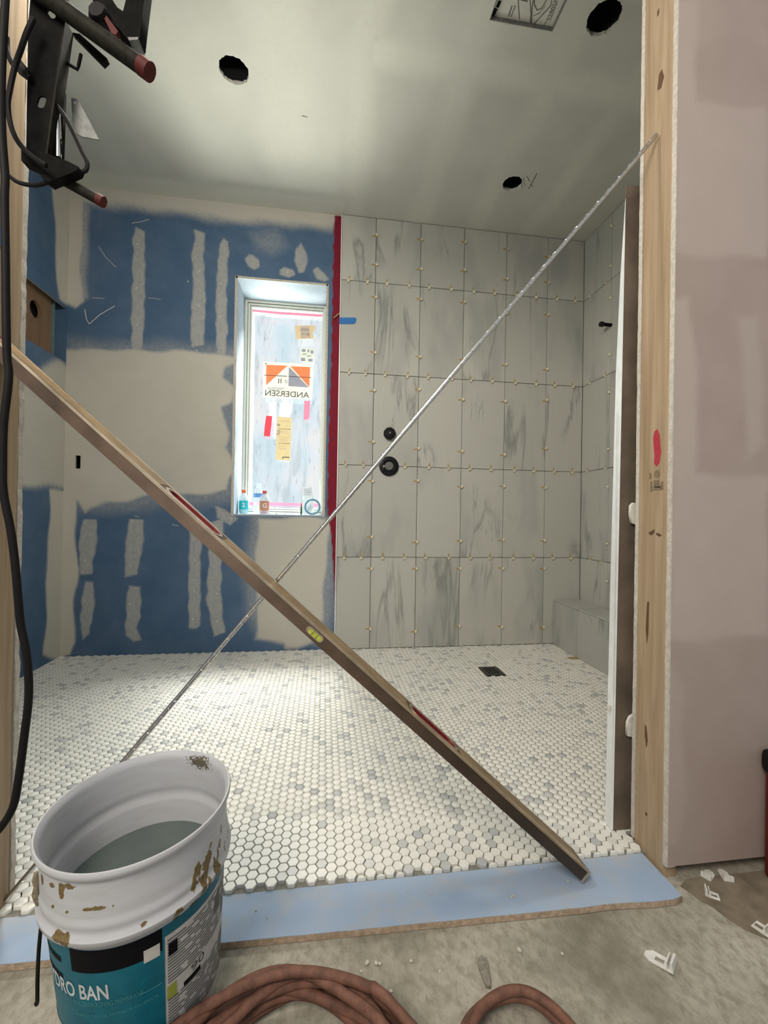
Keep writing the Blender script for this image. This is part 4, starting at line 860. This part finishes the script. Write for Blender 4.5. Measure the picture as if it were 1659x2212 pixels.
vial = plate('vial', stadium(s3, 0, .048, .016), [], .002, FM, 'level_edge', e); plate('vial_fluid', stadium(s3+.001, -.001, .038, .011), [], .0012, FM @ Matrix.Translation((0, 0, .0012 if FM.to_3x3().col[2].y < 0 else -.0012)), 'vial_green', vial)
for q in (-.006, .007): plate('vial_line', [(s3+q-.0006, -.006), (s3+q+.0006, -.006), (s3+q+.0006, .006), (s3+q-.0006, .006)], [], .0008, FM @ Matrix.Translation((0, 0, .002 if FM.to_3x3().col[2].y < 0 else -.002)), 'print_grey', vial)

# ---- thin steel rod crossing behind the level
RA, RBp = Vector((-.700, 1.088, .008)), onX(1418, 292, XJR-.008)
rp = [RA.lerp(RBp, k/40) for k in range(41)]
e = thing('steel_rod', RA, 'thin shiny steel rod slanting from lower left to the right jamb', 'rod'); tube('bar', rp, .0052, 'rod_steel', e, 12)
dr = (RBp-RA).normalized(); uu = dr.cross(Vector((0, 1, 0))).normalized(); ww = dr.cross(uu)
hx = [RA.lerp(RBp, .02+.97*k/900)+(uu*math.cos(k*.72)+ww*math.sin(k*.72))*.0052 for k in range(901)]
tube('thread', hx, .0009, 'rod_steel', e, 4)

# ---- straightedge standing behind the right jamb
e = thing('straightedge', (.865, 1.15, 0), 'tall metal straightedge with bright edge standing behind the right jamb', 'straightedge')
plate('face', [(.836, .001), (.893, .001), (.895, 1.863), (.849, 1.858)], [], .003, XZ(1.1355), 'straightedge_shaded', e)
def shear(name, X0, X1, pts, th, mat):
    V, F = [], []
    for y, z in pts:
        x = X0+(X1-X0)*z/1.86; V += [(x, y, z), (x+th, y, z)]
    n = len(pts); F = [tuple(2*k for k in range(n)), tuple(2*k+1 for k in range(n-1, -1, -1))]+[(2*k, 2*k+1, 2*((k+1) % n)+1, 2*((k+1) % n)) for k in range(n)]
    return mesh(name, V, F, mat, e)
shear('flange', .8345, .8475, [(1.134, .001), (1.168, .001), (1.166, .7), (1.160, 1.33), (1.148, 1.62), (1.134, 1.82)], .0025, 'galvanized'); shear('flange', .893, .895, [(1.137, .001), (1.160, .001), (1.155, 1.86), (1.137, 1.86)], .0025, 'straightedge_shaded')  # pale flange against brown face: window light and shade put into the colours
box('bead', (.8335, 1.140, .0), (.8355, 1.144, 1.2), 'galvanized', e); mesh('drip', *boxvf((.830, 1.150, .335), (.8355, 1.158, .352)), 'plaster', e)

# ---- black lead hanging down the left jamb
pts = [onY(x, y, .895) for x, y in ((14,-40),(8,60),(3,180),(4,285),(11,380),(10,430),(12,565),(13,666),(15,767),(19,816),(8,916),(6,1009),(8,1066),(23,1144),(33,1221),(40,1302),(45,1351),(56,1405),(62,1470),(61,1520),(53,1586),(39,1691),(27,1746),(0,1790),(-30,1822),(-70,1880),(-100,1960),(-110,2040),(-120,2110))] + [Vector((-.80, .86, ZH+.0075)), Vector((-.95, .80, ZH+.0075)), Vector((-1.2, .78, ZH+.0075))]
o = tube('power_lead', spline(pts, 4), .0068, 'black_rubber', None, 10); tag(o, 'thick black lead hanging down in front of the left jamb', 'cord')

# ---- work light stand at the upper left, hung from the header
YW = .962
def w2(x, y, Y=YW): p = onY(x, y, Y); return (p.x, p.z)
def w3(x, y, Y=YW): return onY(x, y, Y)
e = thing('work_light_stand', (w2(90, 335)[0], YW, w2(90, 335)[1]), 'black folded work light stand with red-tipped tubes in the upper corner', 'light stand')
hl = stadium(*w2(112, 32), .021, .011, 6, -.95); hl2 = stadium(*w2(91, 222), .026, .015, 6, 1.35)
post_ = plate('post', [w2(58, 333), w2(62, 60), w2(74, -90), w2(160, -90), w2(141, 45), w2(100, 337)], [hl, hl2], .004, XZ(YW), 'black_metal', e)
plate('post_flange', [w2(138, 45), w2(143, 45), w2(103, 337), w2(98, 337)], [], .028, XZ(YW+.012), 'dark_tube', e)
tube('leg_tube', [w3(60, -35, YW-.02), w3(316, 151, YW-.02)], .0165, 'dark_tube', e, 16); tube('leg_cap', [w3(304, 141, YW-.02), w3(324, 156, YW-.02)], .0183, 'red_cap', e, 16)
plate('side_bar', [w2(140, 42), w2(158, 45), w2(219, 100), w2(208, 111)], [], .012, XZ(YW+.03), 'black_metal', e)
tube('leg_tube', [w3(120, 380, YW+.02), w3(216, 433, YW+.02)], .0105, 'dark_tube', e, 14); tube('leg_cap', [w3(211, 430, YW+.02), w3(224, 437, YW+.02)], .0115, 'red_cap', e, 14)
plate('foot_bracket', [w2(54, 333), w2(95, 336), w2(152, 357), w2(176, 369), w2(172, 377), w2(152, 386), w2(120, 398), w2(112, 402), w2(95, 389), w2(104, 379), w2(54, 356)], [], .022, XZ(YW), 'black_metal', e)
lamp = plate('lamp_bracket', [w2(186, -30), w2(222, -30), w2(256, 22), w2(268, 30), w2(283, -30), w2(318, -30), w2(307, 58), w2(304, 88), w2(281, 95), w2(262, 70), w2(228, 40), w2(212, 20)], [], .03, XZ(YW+.01), 'black_metal', e)
lathe('clamp_knob', [(.015, -.02), (.019, -.012), (.019, .012), (.015, .02)], frame((*(w3(218, 42, YW-.005)),), (1, 0, .2), (0, 0, 1)), 'black_rubber', e, 9); plate('latch', [w2(229, 50), w2(240, 56), w2(264, 88), w2(258, 96), w2(250, 92)], [], .012, XZ(YW-.012), 'red_cap', e); plate('lamp_trim', [w2(279, 88), w2(302, 88), w2(300, 93), w2(282, 95)], [], .034, XZ(YW+.01), 'grey_plate', e)
tube('hook_wire', [w3(x, y, YW+.02) for x, y in ((120,116),(133,128),(150,140),(167,150),(170,140),(175,117))], .0032, 'black_metal', e, 8); tube('hook_wire', [w3(x, y, YW+.02) for x, y in ((105,290),(121,296),(136,305),(133,325),(128,341))], .0022, 'black_metal', e, 8)
plate('bracket_plate', [w2(124, 163), w2(138, 164), w2(160, 205), w2(188, 258), w2(150, 251), w2(128, 240)], [circle(*w2(132, 172), .004, 10)], .003, XZ(YW+.05), 'grey_plate', e)
tube('chrome_tube', [w3(124, 232, YW+.02), w3(126, 341, YW+.02)], .0062, 'chrome', e, 14); plate('inner_bar', [w2(112, 170), w2(122, 170), w2(116, 345), w2(103, 338)], [], .01, XZ(YW+.03), 'black_metal', e)
tube('lead', spline([w3(x, y, YW-.03) for x, y in ((72,40),(58,70),(44,110),(32,145),(22,190),(17,225),(22,265),(34,298),(52,322),(75,342),(100,358))], 5), .0048, 'black_rubber', e, 8)
tube('lead', spline([w3(x, y, YW-.01) for x, y in ((14,80),(15,105),(26,135),(45,152),(66,170))], 5), .0055, 'black_rubber', e, 8)
tube('lead', spline([w3(x, y, YW+.01) for x, y in ((118,222),(140,252),(160,290),(176,325),(188,350),(186,367),(174,373))], 5), .0042, 'black_rubber', e, 8)
tube('lead', spline([w3(x, y, YW+.01) for x, y in ((112,388),(95,397),(70,400),(40,394),(20,380))], 5), .0042, 'black_rubber', e, 8)
plate('strap', [w2(42, 145), w2(50, 138), w2(72, 165), w2(66, 180), w2(45, 165)], [], .01, XZ(YW-.008), 'black_rubber', e)
head = box('lamp_head', (-.56, 1.02, 2.30), (-.36, 1.10, 2.44), 'black_metal', e, .006)
lens = NT('lamp_lens'); lens.b.inputs['Emission Color'].default_value = (1, .96, .82, 1); lens.b.inputs['Emission Strength'].default_value = 6; box('lamp_lens', (-.55, 1.10, 2.31), (-.37, 1.104, 2.43), 'lamp_lens', head)
ax_ = w2(300, -20)[0]
boxes('lamp_arm', [((ax_-.010, .975, 2.03), (ax_+.010, .995, 2.30)), ((-.47, .975, 2.28), (ax_+.010, .995, 2.30)), ((-.47, .975, 2.28), (-.45, 1.03, 2.36))], 'black_metal', e)
boxes('cross_bar', [((w2(85, -60)[0], .966, 2.27), (ax_, .976, 2.30))], 'black_metal', e)
lo_ = area('work_lamp', (-.46, 1.13, 2.37), (.10, 2.6, 1.0), .34, .22, 17, (1.0, .97, .88))
box('hanger', (w2(85, -60)[0]-.02, YW+.002, 1.98), (w2(85, -60)[0]+.02, .985, 2.5), 'black_metal', e)

# ---- hose coil in the foreground
pts = []
for k in range(0, 253):
    a = k*2*math.pi/36; turn = k/36; r = .176+.016*math.sin(turn*2.1)+.014*math.sin(2*a+turn*1.9); cx, cy = -.045+.012*math.sin(turn*1.7), .640+.010*math.cos(turn*2.3)
    pts.append((cx+r*1.08*math.cos(math.pi*.2-a), cy+r*math.sin(math.pi*.2-a), ZH+.009+.0155*turn*.62+.004*math.sin(5*a)))
for k in range(0, 91):
    a = k*2*math.pi/36; turn = k/36; r = .100+.010*math.sin(turn*2+1); pts.append((.345+r*math.cos(math.pi-a)*1.0, .665+r*math.sin(math.pi-a), ZH+.012+.014*turn+.003*math.sin(4*a)))
o = tube('hose_coil', spline(pts, 2), .0088, 'hose_rubber', None, 10); tag(o, 'dusty reddish-brown hose coiled on the concrete beside the bucket', 'hose')

# ---- scraps on the hall floor
def scrap(px, py, az, tilt, label, s=1.2): p = onZ(px, py, ZH); loose_clip('tile_clip', Matrix.Translation((p.x, p.y, ZH+.002)) @ rot(0, tilt, az), label, None, s)
scrap(1425, 2078, 2.2, .12, 'white broken tile clip lying alone on the open concrete', 1.35)
scrap(1543, 1938, -.6, .1, 'white broken tile clip on the painted floor shadow near the blue board corner', 1.0)
scrap(1640, 2005, 1.9, .1, 'white broken tile clip at the right edge of the picture', 1.3)
scrap(1530, 1893, .5, 0, 'dusty tile clip close under the pink wall, left one of two', 1.0); scrap(1566, 1894, 1.2, 0, 'dusty tile clip close under the pink wall, right one of two', 1.0)
def crumb(px, py, Z, s, label, cat='scrap', mat=None, group=None):
    p = onZ(px, py, Z); o = bpy.data.objects.new('crumb', cr); COL.objects.link(o); o.location = (p.x, p.y, Z+s*.5); o.scale = (s, s*.8, s*.6); o.rotation_euler = (0, 0, random.uniform(0, 6)); tag(o, label, cat, group); return o
for x, y in ((1105,1938),(1110,1937),(1227,1904),(1170,1878)): crumb(x, y, ZB+.0002, .0035, 'tiny pale plaster crumb on the blue board', group='crumbs on the blue board')
for x, y in ((553,1968),(577,1983),(1050,1952),(1130,1953),(1048,1972),(880,1926),(928,1933)): crumb(x, y, ZB+.0002, .0025, 'tiny dark speck of grit on the blue board', group='grit on the blue board')
for x, y, s in ((793,2082,.005),(812,2083,.005),(820,2084,.004),(683,2098,.005),(888,2078,.004),(1122,2055,.006),(845,2143,.004),(780,2100,.003),(530,2117,.003),(950,2100,.003),(585,2105,.004),(1215,2062,.004)): crumb(x, y, ZH, s, 'small grit crumb on the concrete floor', group='grit on the concrete')
p = onZ(1047, 2095, ZH); e = thing('mortar_chip', (p.x, p.y, ZH), 'flat broken mortar chip on the concrete above the hose', 'debris'); plate('chip', [(-.010, -.034), (-.002, -.036), (.004, -.02), (.008, .0), (.010, .016), (.002, .024), (-.008, .018), (-.012, .0)], [], .006, Matrix.Translation((p.x, p.y, ZH+.003)), 'chip_grey', e)

# ---- blue tape bits
e = thing('blue_tape_tab', onY(752, 700, FYB), 'blue painter tape tab on the tile edge beside the red band', 'tape'); quad_plate('tape', [(733,686),(768,686),(770,690),(768,697),(764,700),(733,700)], FYB-.002, 'blue_tape', e, .0015)
e = thing('wood_sliver', onY(731, 683, YB-.016), 'thin wood sliver wedged in the red band by the tape', 'sliver'); tube('splinter', [onY(721, 687, YB-.016), onY(733, 677, YB-.016)], .004, 'clip_tan', e, 6)
p = onX(2, 512, XJL+.001); e = thing('blue_tape_scrap', (XJL, p.y, p.z-.02), 'blue tape scrap stuck on the left wooden jamb', 'tape'); plate('tape', [(p.y-.02, p.z-.022), (p.y+.004, p.z-.02), (p.y+.006, p.z+.012), (p.y-.002, p.z+.022), (p.y-.02, p.z+.02)], [], .001, frame((XJL+.001, 0, 0), (0, 1, 0), (0, 0, 1)), 'blue_tape', e)
# ---- yellow-green smear at the foot of the bench
p = onZ(1238, 1422, 0); e = thing('mortar_smear', (p.x, p.y, 0), 'yellowish mortar smear on the floor at the bench foot', 'debris'); plate('smear', [(p.x-.035, p.y-.01), (p.x-.01, p.y-.022), (p.x+.03, p.y-.02), (p.x+.028, p.y+.006), (p.x+.005, p.y+.02), (p.x-.03, p.y+.012)], [], .003, Matrix.Translation((0, 0, .002)), 'clip_tan', e)

# ---- fan cover panel in the ceiling recess
e = thing('fan_cover', ((FAN[0]+FAN[1])/2, (FAN[2]+FAN[3])/2, ZC+.03), 'printed cover panel with fan line drawing in the ceiling recess', 'fan cover')
backl = NT('panel_paper'); backl.set((.60, .60, .54), .6)
box('panel', (FAN[0]+.001, FAN[2]+.001, ZC+.016), (FAN[1]-.001, FAN[3]-.001, ZC+.02), 'panel_paper', e)
boxes('housing', [((FAN[0]-.002, FAN[2], ZC+.001), (FAN[0]+.003, FAN[3], ZC+.03)), ((FAN[1]-.003, FAN[2], ZC+.001), (FAN[1]+.002, FAN[3], ZC+.03)), ((FAN[0], FAN[3]-.003, ZC+.001), (FAN[1], FAN[3]+.002, ZC+.03)), ((FAN[0], FAN[2]-.002, ZC+.001), (FAN[1], FAN[2]+.003, ZC+.03))], 'grey_plate', e)
def F3(*pts): return [onZ(x, y, ZC+.0154) for x, y in pts]
ribbons('line_drawing', [(F3((1119,-20),(1120,20),(1122,42)), .0025), (F3((1144,-10),(1147,30),(1145,52)), .003), (F3((1150,55),(1190,12),(1192,-10)), .003), (F3((1112,-4),(1140,3)), .004), (F3((1098,36),(1106,12)), .004), (F3((1104,36),(1113,12)), .003), (F3((1155,-20),(1154,10),(1160,22),(1170,18),(1180,0),(1184,-20)), .003), (F3((1152,34),(1166,28),(1178,12)), .002), (F3((1172,60),(1180,45)), .002), (F3((1148,50),(1149,20),(1153,-10)), .003)], 'pencil', e, (0, 0, -1))
ribbons('black_border', [(F3((1064,34),(1072,18)), .014), (F3((1074,16),(1080,2)), .012), (F3((1081,0),(1088,-20)), .012)], 'black_print', e, (0, 0, -1))
p = onZ(1194, 20, ZC+.0152); d1 = onZ(1204, -8, ZC+.0152)-onZ(1184, 42, ZC+.0152); text('lettering', 'S280SN', .028, frame(p, d1, Vector((0, 0, -1)).cross(d1)), 'pencil', e, fit=(d1.length, .018))

# ---- dark red tool box against the pink wall, mostly out of view
e = thing('tool_box', (1.36, .84, ZH), 'dark red tool box against the pink wall at the right border', 'tool box')
box('body', (1.142, .705, ZH+.002), (1.60, .972, .25), 'dark_red', e, .012); box('lid', (1.135, .698, .25), (1.607, .978, .305), 'black_rubber', e, .014)
tube('handle', spline([(1.27, .84, .300), (1.28, .84, .345), (1.36, .84, .355), (1.44, .84, .345), (1.45, .84, .300)], 4), .009, 'black_rubber', e, 8); boxes('latch', [((1.30, .690, .21), (1.34, .704, .27))], 'galvanized', e)
